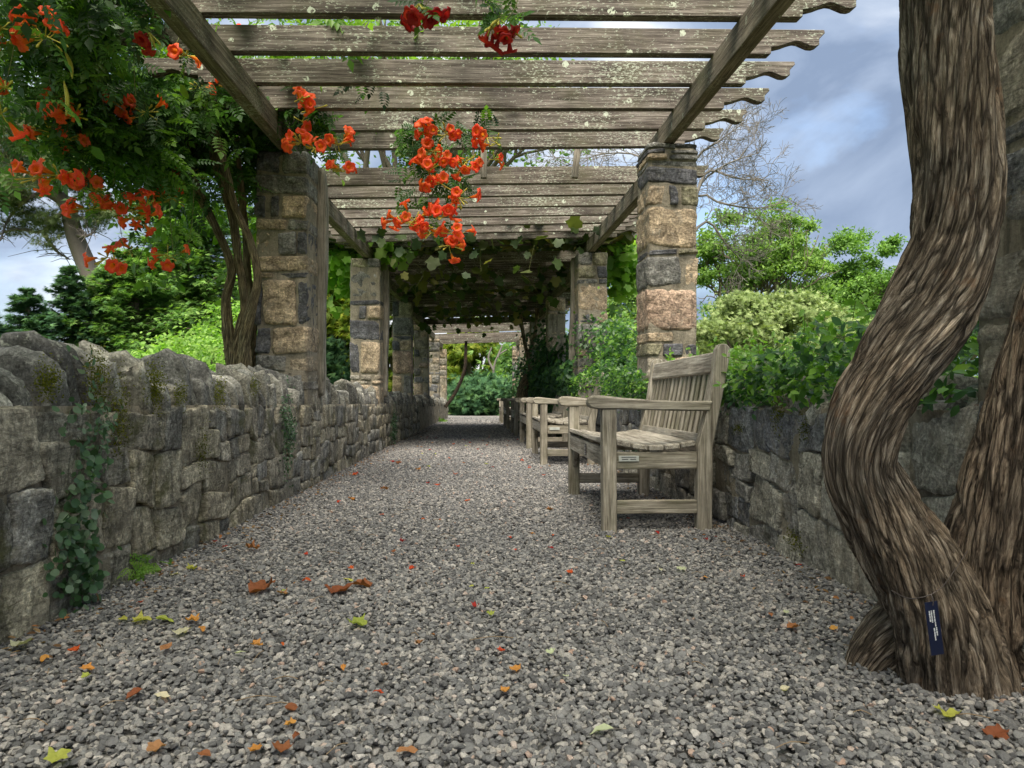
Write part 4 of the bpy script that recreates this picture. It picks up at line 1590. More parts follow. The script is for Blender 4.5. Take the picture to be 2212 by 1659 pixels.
def flower_mesh(seed, closed=False):
    r = random.Random(seed)
    n = 15
    prof = [(.0045, 0), (.0065, .012), (.0095, .030), (.0135, .046), (.018, .055)]
    V, F = [], []
    for (rr, z) in prof:
        for j in range(n):
            a = j / n * 2 * math.pi
            V.append((rr * math.cos(a), rr * math.sin(a), z))
    lob0 = len(V)
    for ri, (rr, z) in enumerate(((.027, .0585), (.036, .060), (.039, .054))):
        for j in range(n):
            a = j / n * 2 * math.pi
            ph = (j % 3)
            k = (1.0, .97, .78)[ph] if ri > 0 else (1, 1, .9)[ph]
            w = 1 + r.uniform(-.08, .08)
            V.append((rr * k * w * math.cos(a), rr * k * w * math.sin(a), z + r.uniform(-.003, .003) - (.008 if ri == 2 and ph != 2 else 0)))
    for i in range(len(prof) + 2):
        for j in range(n):
            j2 = (j + 1) % n
            F.append((i * n + j, i * n + j2, (i + 1) * n + j2, (i + 1) * n + j))
    V = np.array(V)
    if closed:
        V[:, :2] *= np.where(V[:, 2:3] > .05, .5, 1)
    V[:, 0] += .012 * (V[:, 2] / .05) ** 2
    me = mesh_np('flower', V, F, True)
    me.materials.append(M_FLOWER)
    return me


FM = [flower_mesh(i) for i in range(4)] + [flower_mesh(9, True)]
FMR = []
for i in range(3):
    m2 = FM[i].copy()
    m2.materials.clear()
    m2.materials.append(M_CRIM)
    FMR.append(m2)


def cluster(c, nf, size=1.0, droop=.0, crimson=False, seed=0):
    r = random.Random(seed)
    c = Vector(c)
    tb = Tubes()
    fl_ = []
    sp_ = .034 * size * math.sqrt(nf)
    for i in range(nf + 6):
        d = Vector((r.gauss(0, 1), r.gauss(-.55, .7), r.gauss(.05 - droop, .65))).normalized()
        if crimson: d = Vector((r.gauss(0, .7), r.gauss(-.1, .6), -1)).normalized()
        tip = d * sp_ * r.uniform(.35, 1)
        tip.x *= 1.25
        if i < nf:
            fl_.append((tip, d))
            tb.add(spline([(0, 0, .0), tip * .5 + Vector((0, 0, -.01)), tip], 5), .0022, 4)
        else:                                  # buds
            e = tip + d * .022
            tb.add([(0, 0, 0), tip * .6, tip, tip + d * .012, e], [.0025, .0028, .0045, .0065, .0015], 5)
    o = tb.build('flower_cluster', M_BUD, TV)
    o.location = c - TV0
    for i, (tip, d) in enumerate(fl_):
        me = (FMR[r.randrange(3)] if crimson else FM[r.choice([0, 1, 2, 3, 0, 1, 2, 3, 4])])
        f = bpy.data.objects.new('flower', me)
        COL.objects.link(f)
        f.parent = o
        s = size * r.uniform(.85, 1.12)
        q = d.to_track_quat('Z', 'Y')
        f.matrix_basis = Matrix.Translation(tip - d * .01) @ q.to_matrix().to_4x4() @ Matrix.Rotation(r.uniform(0, 6), 4, 'Z') @ Matrix.Diagonal((s, s, s, 1))
    return o


CL_ = [(98, 78, 3.3, 10, 0), (3, 62, 3.4, 4, 0), (4, 88, 3.4, 3, 0), (345, 6, 3.5, 3, 0), (403, 120, 3.9, 3, 0), (506, 97, 4.4, 4, 0), (430, 190, 4.3, 2, 0), (487, 190, 4.3, 2, 0),
       (268, 228, 4.3, 4, 0), (315, 242, 4.3, 5, 0), (128, 240, 3.9, 6, 0), (160, 250, 3.9, 6, 0), (110, 287, 4.0, 4, 0), (88, 383, 3.8, 8, 0), (128, 378, 3.8, 6, 0),
       (645, 215, 4.7, 3, 0), (680, 235, 4.8, 6, 0), (650, 308, 4.7, 6, 0), (680, 320, 4.7, 3, 0), (730, 312, 4.8, 5, 0), (740, 370, 4.8, 5, 0), (652, 262, 4.8, 2, 0),
       (278, 455, 4.4, 6, 0), (295, 470, 4.4, 5, 0), (255, 448, 4.4, 3, 0), (315, 445, 4.4, 3, 0), (195, 453, 4.3, 6, 0), (205, 412, 4.3, 5, 0), (370, 430, 4.7, 5, 0),
       (232, 556, 4.3, 3, 0), (248, 570, 4.3, 3, 0), (362, 552, 4.6, 5, 0), (155, 330, 4.2, 3, 0), (182, 385, 4.2, 2, 0),
       (930, 288, 4.8, 7, 0), (965, 290, 4.8, 6, 0), (925, 325, 4.8, 5, 0), (1052, 298, 4.8, 6, 0), (1072, 310, 4.8, 3, 0), (945, 345, 4.8, 6, 0), (925, 370, 4.8, 7, 0),
       (950, 395, 4.8, 6, 0), (1005, 350, 4.8, 5, 0), (1000, 368, 4.8, 4, 0), (990, 425, 4.8, 5, 0), (865, 475, 4.8, 6, 0), (895, 475, 4.8, 7, 0), (912, 488, 4.8, 4, 0),
       (965, 455, 4.8, 5, 0), (955, 470, 4.8, 4, 0), (932, 503, 4.8, 4, 0), (985, 505, 4.8, 7, 0), (970, 530, 4.8, 6, 0), (1068, 345, 5.5, 3, 0), (655, 4, 4.2, 4, 0), (656, 92, 4.6, 3, 0),
       (405, 375, 5.0, 3, 0), (430, 385, 5.0, 2, 0), (12, 190, 3.3, 2, 0), (3, 245, 3.3, 3, 0), (700, 318, 4.8, 2, 0), (285, 540, 4.5, 1, 0), (375, 350, 5.0, 3, 0), (148, 300, 4.1, 3, 0)]
for i, (x, y, Y, n, cr) in enumerate(CL_):
    cluster(at(x, y, Y), max(1, int(n * .8)), 1.05 if Y < 4.6 else 1.02, seed=900 + i)
for (x, y, n) in ((905, 8, 5), (925, 18, 4), (1078, 40, 4), (1095, 62, 3), (1062, 55, 2), (322, 70, 3)):
    cluster(at(x, y, 3.05 if x > 500 else 3.4), n, .9, crimson=True, seed=950 + x)
TB = Tubes()
for (x0, y0, x1, y1) in ((140, 110, 156, 170), (138, 175, 143, 250)):       # long seed pods
    a, b_ = A(x0, y0, 3.5), A(x1, y1, 3.5)
    TB.add(spline([a, (a + b_) / 2 + np.array((.01, 0, 0)), b_], 8) - np.array(tuple(TV0)), [.002, .006, .008, .009, .009, .008, .005, .002], 6)
TB.build('seed_pod', M_BUD, TV)

# ------------------------------------------------------------------ grape vine roof over the middle sections
GV = thing('grape_vine', 'dark large leaved vine roofing the middle of the pergola with yellowing leaves hanging through', 'vine', (1.3, 14.5, G(14.5)))
GV0 = Vector(GV.location)


def sec_z(y):
    s = 0
    while s < 6 and y > PIER_Y[s]: s += 1
    return SEC_Z[s]


r_ = np.random.default_rng(15)
n = 7500
y = r_.uniform(8.3, 16.9, n)
x = r_.uniform(-1.9, 1.9, n)
zz = np.array([sec_z(a) for a in y]) + .30 + TILT * x + r_.random(n) ** 1.5 * .3
keep = (y > 8.9) | (r_.random(n) < .3)
P = np.stack([x, y, zz], 1)[keep]
o = leaves('foliage', T_LOBE, local(P, GV0), .17, L_GRAPE, GV, bias=(0, 0, 1), spread=.4, seed=31)
o['kind'] = 'stuff'
n = 240
y = r_.uniform(7.6, 16.6, n)
x = r_.uniform(-1.3, 1.3, n)
zz = np.array([sec_z(a) for a in y]) + .15 + TILT * x - r_.random(n) ** 1.7 * .30 - np.where(y > 12, .04, 0)
P = np.stack([x, y, zz], 1)
P = P[(P[:, 1] > 8.4) | (r_.random(n) < .4)]
o = leaves('foliage', T_LOBE, local(P[120:], GV0), .14, L_GRAPE, GV, bias=(0, -.8, .3), spread=.6, direction=(0, 0, -1), dspread=.5, seed=32)
o['kind'] = 'stuff'
big = [(862, 535), (885, 500), (1000, 480), (1010, 505), (1065, 485), (1130, 470), (1175, 500), (1215, 480), (905, 520), (1140, 545), (1160, 530), (1120, 575), (1145, 585),
       (1185, 590), (1060, 560), (960, 545), (1090, 600), (1010, 590), (1205, 560), (1230, 520), (850, 560), (870, 590), (940, 600), (1030, 545), (1110, 520), (1165, 468), (1250, 470)]
BP = [A(a, b_, 8.0 + .02 * (i % 5)) for i, (a, b_) in enumerate(big) if i % 3 != 1]
leaf_parts(GV, T_LOBE, local(list(P[:120]) + BP, GV0), .115, L_GRAPE, 'leaf', (0, -.8, .3), .55, (0, 0, -1), 33)
# vine growing up beside the second left pier, brightness against the light put into a lime colour
P = np.concatenate([blob_points(230, A(735, 520, 9.6), (.35, .4, .5), 12, .3, seed=40), blob_points(160, A(722, 590, 9.8), (.2, .4, .5), 8, .3, seed=41),
                    blob_points(90, A(830, 520, 9.2), (.25, .3, .3), 8, .3, seed=42), blob_points(260, A(1350, 540, 9.8), (.35, .4, .5), 12, .3, seed=43),
                    blob_points(160, A(1335, 600, 9.8), (.3, .4, .4), 10, .3, seed=44)])
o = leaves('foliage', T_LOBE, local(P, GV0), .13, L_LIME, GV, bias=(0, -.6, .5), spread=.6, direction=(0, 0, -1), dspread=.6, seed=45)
o['kind'] = 'stuff'
ST = Tubes()
for i in range(16):
    x0, y0 = r_.uniform(-1.0, 1.0), r_.uniform(8.2, 15)
    z0 = sec_z(y0) + .1
    ST.add(spline([(x0, y0, z0), (x0 + r_.normal() * .05, y0, z0 - .12), (x0 + r_.normal() * .08, y0, z0 - .3)], 6) - np.array(tuple(GV0)), .003, 4)
ST.build('hanging_stem', M_STEM, GV)['kind'] = 'stuff'

# ------------------------------------------------------------------ hedge over the right wall
HD = thing('evergreen_hedge', 'glossy evergreen hedge spilling over the right wall behind the front bench', 'hedge', (1.5, 4, G(4)))
HD0 = Vector(HD.location)


def hedge_pts(n, y0, y1, seed, zt, depth=.34, wide=.55):
    r = np.random.default_rng(seed)
    y = r.uniform(y0, y1, n)
    u = r.random(n)                                   # 0 = lower front lip, 1 = back
    lump = fbm(np.stack([y * 1.7, u * 2, y * 0], 1), seed, 3) - .5
    xf = np.where(y > 8, 1.2 - .009 * (y - 8), 1.2)
    x = xf - .02 + u * wide + r.normal(0, .025, n)
    prof = np.sin(np.clip(u * 1.15, 0, 1) * math.pi / 2) ** .55
    gz = -.0338 * y
    top = zt(y)
    z = gz + .66 + (top - .66) * prof + lump * .16 - r.random(n) ** 2 * depth * .5
    front = r.random(n) < .28
    z = np.where(front, gz + .60 + r.random(n) * (top - .60) * .8, z)
    x = np.where(front, xf - .01 - np.where((y > 3.1) & (y < 5.0), 0, .10) * np.sin((z - gz - .60) * 4) - r.random(n) * .03, x)
    return np.stack([x, y, z], 1)


def zt(y):
    return .87 + .05 * np.sin(y * 1.3) + np.where(y > 5.8, .12, 0) + np.where(y < 2.6, .03, 0) + np.where((y > 3.0) & (y < 5.5), -.03, 0)


H = hedge_pts(15000, 1.75, 9.4, 51, zt)
o = leaves('foliage', T_OVAL, local(H, HD0), .042, L_HEDGE, HD, bias=(-.35, -.45, .75), spread=.55, dspread=1, seed=52)
o['kind'] = 'stuff'
# shoots with paired young leaves
ST = Tubes()
tips, tipP = [], []
for i in range(230):
    y = r_.uniform(1.9, 8.8) if i > 110 else r_.uniform(2.1, 4.0)
    front = r_.random() < .55 and not (3.2 < y < 4.9)
    g_ = -.0338 * y
    base = np.array((1.2 if front else 1.2 + r_.uniform(0, .4), y, g_ + (.64 + r_.random() * .16 if front else float(zt(np.array(y))) - .03)))
    d = np.array((-.9 if front else -.2, r_.normal() * .7 - .2, r_.uniform(-.25, .5) if front else .9))
    d /= np.linalg.norm(d)
    L = r_.uniform(.07, .17)
    pts = spline([base, base + d * L * .5 + np.array((0, 0, .01)), base + d * L], 5)
    ST.add(pts - np.array(tuple(HD0)), .0013, 3)
    for u in (1, .75, .5, .3):
        q = base + d * L * u
        tipP.append(q)
        tipP.append(q + r_.normal(size=3) * .004)
ST.build('shoots', M_STEM, HD)['kind'] = 'stuff'
tipP = np.array(tipP)
o_ix = np.argsort(tipP[:, 1])
o = leaves('foliage', T_OVAL, local(tipP[o_ix[280:]], HD0), .036, L_HEDGETIP, HD, bias=(-.3, -.4, .8), spread=.7, seed=53)
o['kind'] = 'stuff'
leaf_parts(HD, T_OVAL, local(tipP[o_ix[:280]], HD0), .038, L_HEDGETIP, 'leaf', (-.3, -.4, .8), .7, (-.4, -.3, .2), 54)

# leafy sprig under the near bench seat, behind the far leg
sg = thing('leafy_sprig', 'small leafy sprig growing from the right wall behind the front bench', 'plant', at(1370, 960, 5.0))
leaf_parts(sg, T_OVAL, [(r_.normal() * .04, r_.normal() * .02, r_.normal() * .04) for _ in range(9)], .10, L_IVY, 'leaf', (-.5, -.6, .4), .4, (0, 0, -.5), 61)

# ivy smothering the right wall and piers further on
IV = thing('ivy', 'dense dark ivy smothering the right wall and piers behind the shaded benches', 'ivy', (1.3, 12, G(12)))
IV0 = Vector(IV.location)
H1 = hedge_pts(15000, 8.6, 19.5, 71, lambda y: 1.02 + .12 * np.sin(y * .9) + np.where(y < 10, .05, .22), .5, .7)
H2 = np.concatenate([blob_points(2200, (1.30, 12.8, G(12.8) + 1.15), (.30, .42, .75), 30, .22, seed=72), blob_points(1500, (1.28, 16.5, G(16.5) + 1.2), (.28, .40, .8), 24, .22, seed=73),
                     blob_points(1600, (1.5, 14.5, G(14) + 1.2), (.35, 1.8, .55), 24, .3, seed=74), blob_points(1500, (1.2, 20.2, G(20) + 1.1), (.35, .6, .7), 24, .25, seed=75)])
yv = r_.uniform(7.9, 19, 3200)
H3 = np.stack([np.array([wall_x(1, a) for a in yv]) - r_.random(3200) * .08, yv, -.0338 * yv + r_.random(3200) * .68], 1)
o = leaves('foliage', T_LOBE, local(np.concatenate([H1, H2, H3]), IV0), .062, L_IVY, IV, bias=(-.7, -.4, .5), spread=.45, direction=(0, 0, -.5), seed=76)
o['kind'] = 'stuff'
Pl = blob_points(1100, A(1290, 745, 9.0), (.35, .8, .22), 30, .25, seed=77)
Pl = np.concatenate([Pl, blob_points(900, A(1345, 740, 7.6), (.22, .8, .16), 30, .25, seed=78)])
Pl = Pl[Pl[:, 0] > 1.16]
o = leaves('foliage', T_OVAL, local(Pl, HD0), .06, L_HEDGE, HD, bias=(-.4, -.5, .7), spread=.5, seed=79)
o['kind'] = 'stuff'

# ------------------------------------------------------------------ moss and creepers on the left wall
def wall_patch(name, label, cat, T, x, y, w, h, n, size, mat, seed, side=-1, out=.02, spread=.5, drip=0, fray=1.0):
    d = ray(x, y)
    Yd = (side * 1.19 / d.x) * d.y if d.x else 5
    c = at(x, y, Yd)
    t = thing(name, label, cat, c)
    r = np.random.default_rng(seed)
    P = np.stack([-side * (r.random(n) ** 2 * .035 + out), r.normal(0, w / 2.6, n), r.normal(0, h / 2.6, n)], 1)
    if drip:
        P[:, 1] += .25 * w * np.sin(P[:, 2] / h * 5 + seed)
    o = leaves('foliage', T, P, size, mat, t, bias=(-side * .9, -.35, .35), spread=spread, direction=(0, 0, -.5), seed=seed)
    o['kind'] = 'stuff'
    return t


wall_patch('creeper', 'blue green round leaved creeper near the foot of the left wall by the picture edge', 'creeper', T_ROUND, 150, 1150, .13, .40, 330, .024, L_CREEP, 81, drip=1)
wall_patch('creeper', 'lower tuft of the creeper touching the gravel at the left wall foot', 'creeper', T_ROUND, 170, 1235, .08, .14, 90, .024, L_CREEP, 82)
wall_patch('creeper', 'thin trailing creeper below the mossy coping on the left wall', 'creeper', T_OVAL, 190, 940, .12, .30, 120, .026, L_CREEP, 83, drip=1)
wall_patch('creeper', 'fern like creeper running down the left wall before the first pier', 'creeper', T_OVAL, 612, 930, .16, .30, 420, .022, L_CREEP, 84, drip=1)
wall_patch('creeper', 'ivy curtain at the foot of the left wall below the second pier', 'creeper', T_OVAL, 845, 925, .45, .30, 420, .035, L_CREEP, 85)
wall_patch('weed', 'green weed tuft growing from the gravel at the left wall foot', 'weed', T_PIN, 285, 1228, .14, .05, 26, .05, L_LIME, 86, out=.03)
for i, (x, y, w, h, n) in enumerate([(98, 820, .07, .07, 260), (205, 815, .09, .12, 420), (330, 830, .11, .10, 420), (385, 850, .05, .07, 160), (470, 850, .08, .10, 260), (255, 880, .07, .16, 260),
                                     (430, 965, .10, .14, 300), (330, 870, .03, .14, 160), (545, 835, .10, .08, 200), (250, 935, .05, .12, 160)]):
    place = ['under the leaning slabs at the picture edge', 'below the third slab group of the coping', 'as a bright clump under the coping middle', 'small, right of the bright clump',
             'under the coping before the stems', 'dripping below the slabs near the edge', 'on a stone below the coping', 'as a thin streak down the wall', 'under the coping near the vine stems', 'as a streak beside the trailing creeper']
    wall_patch('moss', 'olive green moss on the left wall ' + place[i], 'moss', T_DIA, x, y, w, h, n * 2, .009, L_MOSS, 90 + i, out=-.004, spread=.9)
for i, (x, y, w, h, n) in enumerate([(1685, 895, .05, .10, 200), (1745, 915, .03, .10, 120), (1725, 1170, .10, .05, 160), (1600, 925, .06, .03, 100)]):
    place = ['just under the hedge beside the bench', 'in a joint left of the big trunk', 'near the foot, left of the big trunk', 'beside the bench back post']
    wall_patch('moss', 'yellow green moss on the right wall ' + place[i], 'moss', T_DIA, x, y, w, h, n * 2, .009, L_MOSS, 120 + i, side=1, out=-.004, spread=.9)
tf = thing('weed', 'bright green tuft at the foot of the left wall end by the path', 'weed', at(945, 913, 20.0))
o = leaves('foliage', T_SPRAY, blob_points(160, (0, 0, 0), (.28, .5, .10), seed=130), .12, L_LIME, tf, bias=(0, -.3, 1), spread=.6, direction=(0, 0, .6), seed=131)
o['kind'] = 'stuff'

# ------------------------------------------------------------------ trees and shrubs beyond
def grow(tb, p, d, L, rad, lev, r, ends, spread=.6, k=5, up=.12, ratio=.68, nseg=4, kids=(2, 3), wig=.12, minr=.004):
    pts = [np.array(p)]
    dd = np.array(d, float)
    for i in range(nseg):
        dd = dd + r.normal(size=3) * wig + np.array((0, 0, up * .3))
        dd /= np.linalg.norm(dd)
        pts.append(pts[-1] + dd * L / nseg)
    tb.add(pts, np.linspace(rad, max(rad * .62, minr), nseg + 1), k if lev > 1 else 3)
    ends.append((pts[-1], lev))
    if lev <= 0:
        return
    m = int(r.integers(kids[0], kids[1] + 1))
    for q in range(m + 1):
        a = r.normal(size=3)
        a -= dd * (a @ dd)
        a /= np.linalg.norm(a)
        s = spread * r.uniform(.6, 1.3)
        nd = dd * math.cos(s) + a * math.sin(s)
        nd[2] += up
        nd /= np.linalg.norm(nd)
        j = nseg if q < m else int(r.integers(max(1, nseg // 2), nseg))
        grow(tb, pts[j], nd, L * ratio * r.uniform(.8, 1.15), max(rad * .6, minr), lev - 1, r, ends, spread, k, up, ratio, nseg, kids, wig, minr)


def broad_tree(label, x, y_top, x_w, Y, mat, seed, n=16000, leaf=.26, y_base=None, trunk_h=.3, lev=4, cl=90, csz=.11, name='leafy_tree', cat='tree'):
    """a tree whose crown tops out at y_top and spans x_w of the picture at distance Y"""
    top = at(x, y_top, Y)
    g_ = G(Y)
    H = top.z - g_
    w = abs(at(x + x_w / 2, y_top, Y).x - at(x - x_w / 2, y_top, Y).x) / 2
    t = thing(name, label, cat, (top.x, Y, g_))
    r = np.random.default_rng(seed)
    tb = Tubes()
    ends = []
    h0 = H * trunk_h
    tb.add([(0, 0, -.2), (r.normal() * .2, 0, h0 * .5), (0, 0, h0)], [H * .028, H * .022, H * .019], 8)
    for q in range(6):
        a = q / 6 * 6.283 + r.random()
        el = r.uniform(.35, 1.2)
        d = (math.cos(a) * math.cos(el) * w / H * 1.9, math.sin(a) * math.cos(el) * w / H * 1.9, math.sin(el))
        d = np.array(d) / np.linalg.norm(d)
        grow(tb, (0, 0, h0 * r.uniform(.8, 1)), d, H * .25, H * .013, lev - 1, r, ends, .55, 5, .16, .74)
    tb.build('trunk', M_TRUNK, t)
    E = np.array([e for e, l in ends if l <= 1])
    c = np.array((0, 0, (h0 * .8 + H) / 2))
    rad = np.array((w, w, (H - h0 * .8) / 2))
    u = (E - c) / rad
    ln = np.linalg.norm(u, axis=1)
    E = c + u / np.maximum(ln, .0001)[:, None] * np.minimum(ln, .96)[:, None] * rad
    B = blob_points(cl, c, rad, shell=.55, seed=seed + 1)
    C = np.concatenate([E[r.permutation(len(E))[:cl * 2]], B])
    i = r.integers(0, len(C), n)
    P = C[i] + r.normal(size=(n, 3)) * csz * rad.mean() * np.array((1.15, 1.15, .6)) * (.5 + r.random(len(C)))[i][:, None]
    o = leaves('crown', T_DIA, P, leaf, mat, t, bias=(0, -.2, .8), spread=.8, seed=seed)
    return t


broad_tree('large loose oak with pale green crown right of the tall stone pier', 1640, 438, 290, 48, L_OAK, 201, 34000, .27, cl=42, csz=.068)
broad_tree('dense bright green tree directly left of the big vine trunk', 1858, 488, 210, 52, L_OAK2, 202, 36000, .29, trunk_h=.15, cl=50, csz=.085)
broad_tree('bright green tree showing between the big trunk and the near right pier', 2085, 520, 200, 46, L_OAK2, 203, 16000, .26, trunk_h=.15)
broad_tree('low green tree filling the gap behind the juniper on the right', 1560, 650, 150, 40, L_OAK2, 204, 12000, .22, trunk_h=.1)
broad_tree('low green tree right of the juniper, behind the hedge', 1800, 640, 200, 44, L_OAK2, 214, 16000, .22, trunk_h=.1)
broad_tree('green tree seen above the pergola rafters', 900, 20, 700, 45, L_OAK2, 205, 12000, .4, trunk_h=.4)
broad_tree('leafy tree behind the second left pier', 740, 500, 160, 30, L_OAK2, 216, 5000, .25, trunk_h=.2)


def shrub(label, x, y_top, x_w, Y, mat, T, n, leaf, seed, h=None, name='shrub', cat='shrub', cl=60, csz=.2, dy=None, direction=None, flat=.7, y_bot=None, spread=.6):
    top = at(x, y_top, Y)
    w = abs(at(x + x_w / 2, y_top, Y).x - at(x - x_w / 2, y_top, Y).x) / 2
    g_ = G(Y)
    H = top.z - g_
    t = thing(name, label, cat, (top.x, Y, g_))
    r = np.random.default_rng(seed)
    tb = Tubes()
    for q in range(7):
        a = r.random() * 6.283
        tb.add([(0, 0, -.05), (math.cos(a) * w * .3, math.sin(a) * w * .3, H * .4), (math.cos(a) * w * .55, math.sin(a) * w * .55, H * .75)], [.03 * H, .02 * H, .008 * H], 5)
    tb.build('stems', M_TRUNK, t)
    dep = dy or w
    c, rad = np.array((0, 0, H * .48)), np.array((w, dep, H * .53))
    C = blob_points(cl, c, rad, shell=.6, seed=seed)
    C = C[C[:, 2] > 0]
    C[:, 2] = np.minimum(C[:, 2], H * .97)
    i = r.integers(0, len(C), n)
    P = C[i] + r.normal(size=(n, 3)) * csz * min(rad.mean(), rad.min() * 2) * np.array((1, 1, flat)) * (.5 + r.random(len(C)))[i][:, None]
    P[:, 2] = np.abs(P[:, 2])
    o = leaves('crown', T, P, leaf, mat, t, bias=(0, -.4, .8), spread=spread, direction=direction, seed=seed)
    return t


shrub('wide olive green juniper mound right of the tall pier, above the hedge', 1660, 636, 350, 17, L_JUN, T_SPRAY, 42000, .12, 221, cl=220, csz=.09, direction=(0, -.2, .9), flat=.6)
shrub('olive juniper mound behind the big vine trunk', 1900, 700, 200, 16, L_JUN, T_SPRAY, 12000, .12, 222, cl=80, csz=.14, direction=(0, -.2, .9))
shrub('golden weeping cypress between the first and second left piers', 728, 540, 110, 13.5, L_GOLD, T_SPRAY, 9000, .15, 223, cl=90, csz=.11, direction=(0, 0, -1), name='golden_cypress')
shrub('golden shrub between the second and third left piers', 846, 620, 90, 17, L_GOLD, T_SPRAY, 6000, .16, 224, cl=60, csz=.14, direction=(0, 0, -1), name='golden_cypress')
shrub('dark evergreen low behind the left wall between the piers', 715, 735, 90, 10.5, L_DCON, T_SPRAY, 3500, .13, 225, name='yew_shrub')
shrub('golden weeping cypress at the end of the path', 1025, 700, 150, 36, L_GOLD, T_SPRAY, 10000, .34, 226, cl=90, csz=.12, direction=(0, 0, -1), name='golden_cypress')
shrub('bright yellow green shrub at the path end below the cypress', 1085, 800, 90, 33, L_LIME, T_DIA, 5000, .16, 227, cl=60)
shrub('spreading dark green yew closing off the end of the path', 1060, 826, 190, 29.5, L_DCON, T_SPRAY, 14000, .26, 228, cl=120, csz=.14, direction=(0, -.3, .5), name='yew_shrub')
shrub('green tree mass right of the second right pier', 1352, 600, 90, 13, L_OAK, T_OVAL, 8000, .09, 229, cl=90, csz=.14)
shrub('yellow green bushes behind the right hedge near the tall pier', 1350, 690, 80, 11.0, L_LIME, T_OVAL, 3500, .07, 230, cl=60)
shrub('green background bush at the left of the path end', 985, 780, 90, 38, L_OAK2, T_DIA, 5000, .2, 231)
shrub('distant dark green bush to the right of the path end', 1180, 720, 200, 34, L_CON, T_SPRAY, 7000, .3, 232)
shrub('pale lime ground cover plants behind the left wall', 430, 728, 260, 9.0, L_LIME, T_OVAL, 9000, .06, 233, cl=150, csz=.1, dy=1.6, name='ground_cover_plant', cat='plant', flat=.35)
shrub('lime green bush behind the vine stems on the left', 490, 640, 150, 11, L_LIME, T_OVAL, 5000, .07, 234, cl=80)
shrub('mixed green bush behind the left wall at the stems', 575, 560, 70, 12, L_LIME, T_OVAL, 4000, .08, 235, cl=60, name='shrub')


def conifer(label, x, y_top, x_w, Y, mat, seed, n=16000, leaf=.2, lean=0, tiers=20, name='conifer', tip=.12, base=.02, droop=-.10, prof=.75):
    """layered boughs round a trunk, each bough a flat spray"""
    top = at(x, y_top, Y)
    g_ = G(Y)
    H = top.z - g_
    w = abs(at(x + x_w / 2, y_top, Y).x - at(x - x_w / 2, y_top, Y).x) / 2
    t = thing(name, label, 'tree', (top.x, Y, g_))
    r = np.random.default_rng(seed)
    tb = Tubes()
    tb.add([(0, 0, -.1), (.02 * H, 0, H * .5), (0, 0, H * .98)], [.03 * H, .018 * H, .004 * H], 7)
    C, D = [], []
    for q in range(tiers):
        for b_ in range(11):
            f = base + (1 - base - .01) * (q + r.random() * 1.6 - .3) / tiers
            f = min(max(f, .02), .99)
            L0 = w * (1 - f ** (1 / prof)) ** prof * 1.05 + w * tip * .3
            a = r.random() * 6.283
            L = L0 * r.uniform(.6, 1.12)
            e = np.array((math.cos(a) * L, math.sin(a) * L, 0))
            p0 = np.array((0, 0, f * H))
            up = r.uniform(-.02, .5)
            pts = [p0 + e * u + np.array((0, 0, L * (up * u + droop * u * u))) for u in (0, .35, .7, 1)]
            tb.add(pts, [.008 * H, .006 * H, .004 * H, .001 * H], 4)
            m = 9
            for u in np.linspace(.2, 1.0, m):
                c = p0 + e * u + np.array((0, 0, L * (up * u + droop * u * u)))
                C.append((c, L * .13 * (1.15 - .6 * u)))
                D.append(e / max(L, 1e-6))
    tb.build('trunk', M_TRUNK, t)
    cc = np.array([c for c, s in C])
    ss = np.array([s for c, s in C])
    DD = np.array(D)
    i = r.integers(0, len(cc), n)
    P = cc[i] + r.normal(size=(n, 3)) * ss[i][:, None] * np.array((1.1, 1.1, .7))
    o = leaves('crown', T_SPRAY, P, leaf, mat, t, bias=(0, -.15, 1), spread=.3, direction=DD[i] * 1.2 + np.array((0, 0, -.1)), dspread=.6, seed=seed)
    return t


conifer('tall layered hemlock behind the left wall next to the vine stems', 400, 385, 350, 19, L_CON, 241, 42000, .17, tiers=26, prof=.6)
conifer('broad hemlock left of centre behind the wall, below the leaning pine', 290, 545, 330, 17, L_CON, 242, 34000, .16, tiers=20, prof=.6)
conifer('small dark spruce with a pointed top left of the pine trunk', 150, 575, 200, 16, L_DCON, 243, 16000, .12, tiers=18, name='spruce')
conifer('dark spruce behind the wall at the left, blunt top', 60, 625, 230, 15, L_DCON, 244, 18000, .12, tiers=16, name='spruce')
conifer('dark spruce cut by the left picture edge', -50, 640, 200, 14, L_DCON, 245, 12000, .12, tiers=14, name='spruce')
conifer('dark hemlock between the stems and the first left pier', 545, 450, 200, 24, L_CON, 246, 16000, .2, tiers=20, prof=.6)

# leaning pine on the left
PN = thing('pine_tree', 'leaning pine with grey trunk and open dark crown at the left', 'tree', at(235, 740, 24))
o_ = np.array(tuple(PN.location))
tb = Tubes()
trunkp = [A(*a) for a in ((250, 760, 24), (222, 650, 24), (190, 580, 24), (162, 510, 24), (142, 440, 24), (100, 410, 24), (50, 380, 24), (15, 330, 24))]
tb.add(spline(trunkp, 40) - o_, np.concatenate([np.linspace(.36, .26, 18), np.linspace(.25, .12, 22)]), 10)
limbs = [((142, 450), (90, 500), (30, 495), (-30, 520)), ((100, 412), (60, 430), (20, 470), (0, 520)), ((60, 385), (20, 350), (-30, 330)), ((142, 440), (110, 380), (80, 330), (60, 270)),
         ((50, 380), (40, 320), (60, 260), (100, 250)), ((150, 470), (190, 470), (230, 455)), ((15, 330), (30, 280), (10, 230)), ((110, 380), (140, 340), (150, 300)), ((95, 505), (120, 540), (150, 560)),
         ((60, 430), (10, 420), (-40, 430)), ((160, 505), (185, 510), (205, 500))]
pp = []
r_ = np.random.default_rng(260)
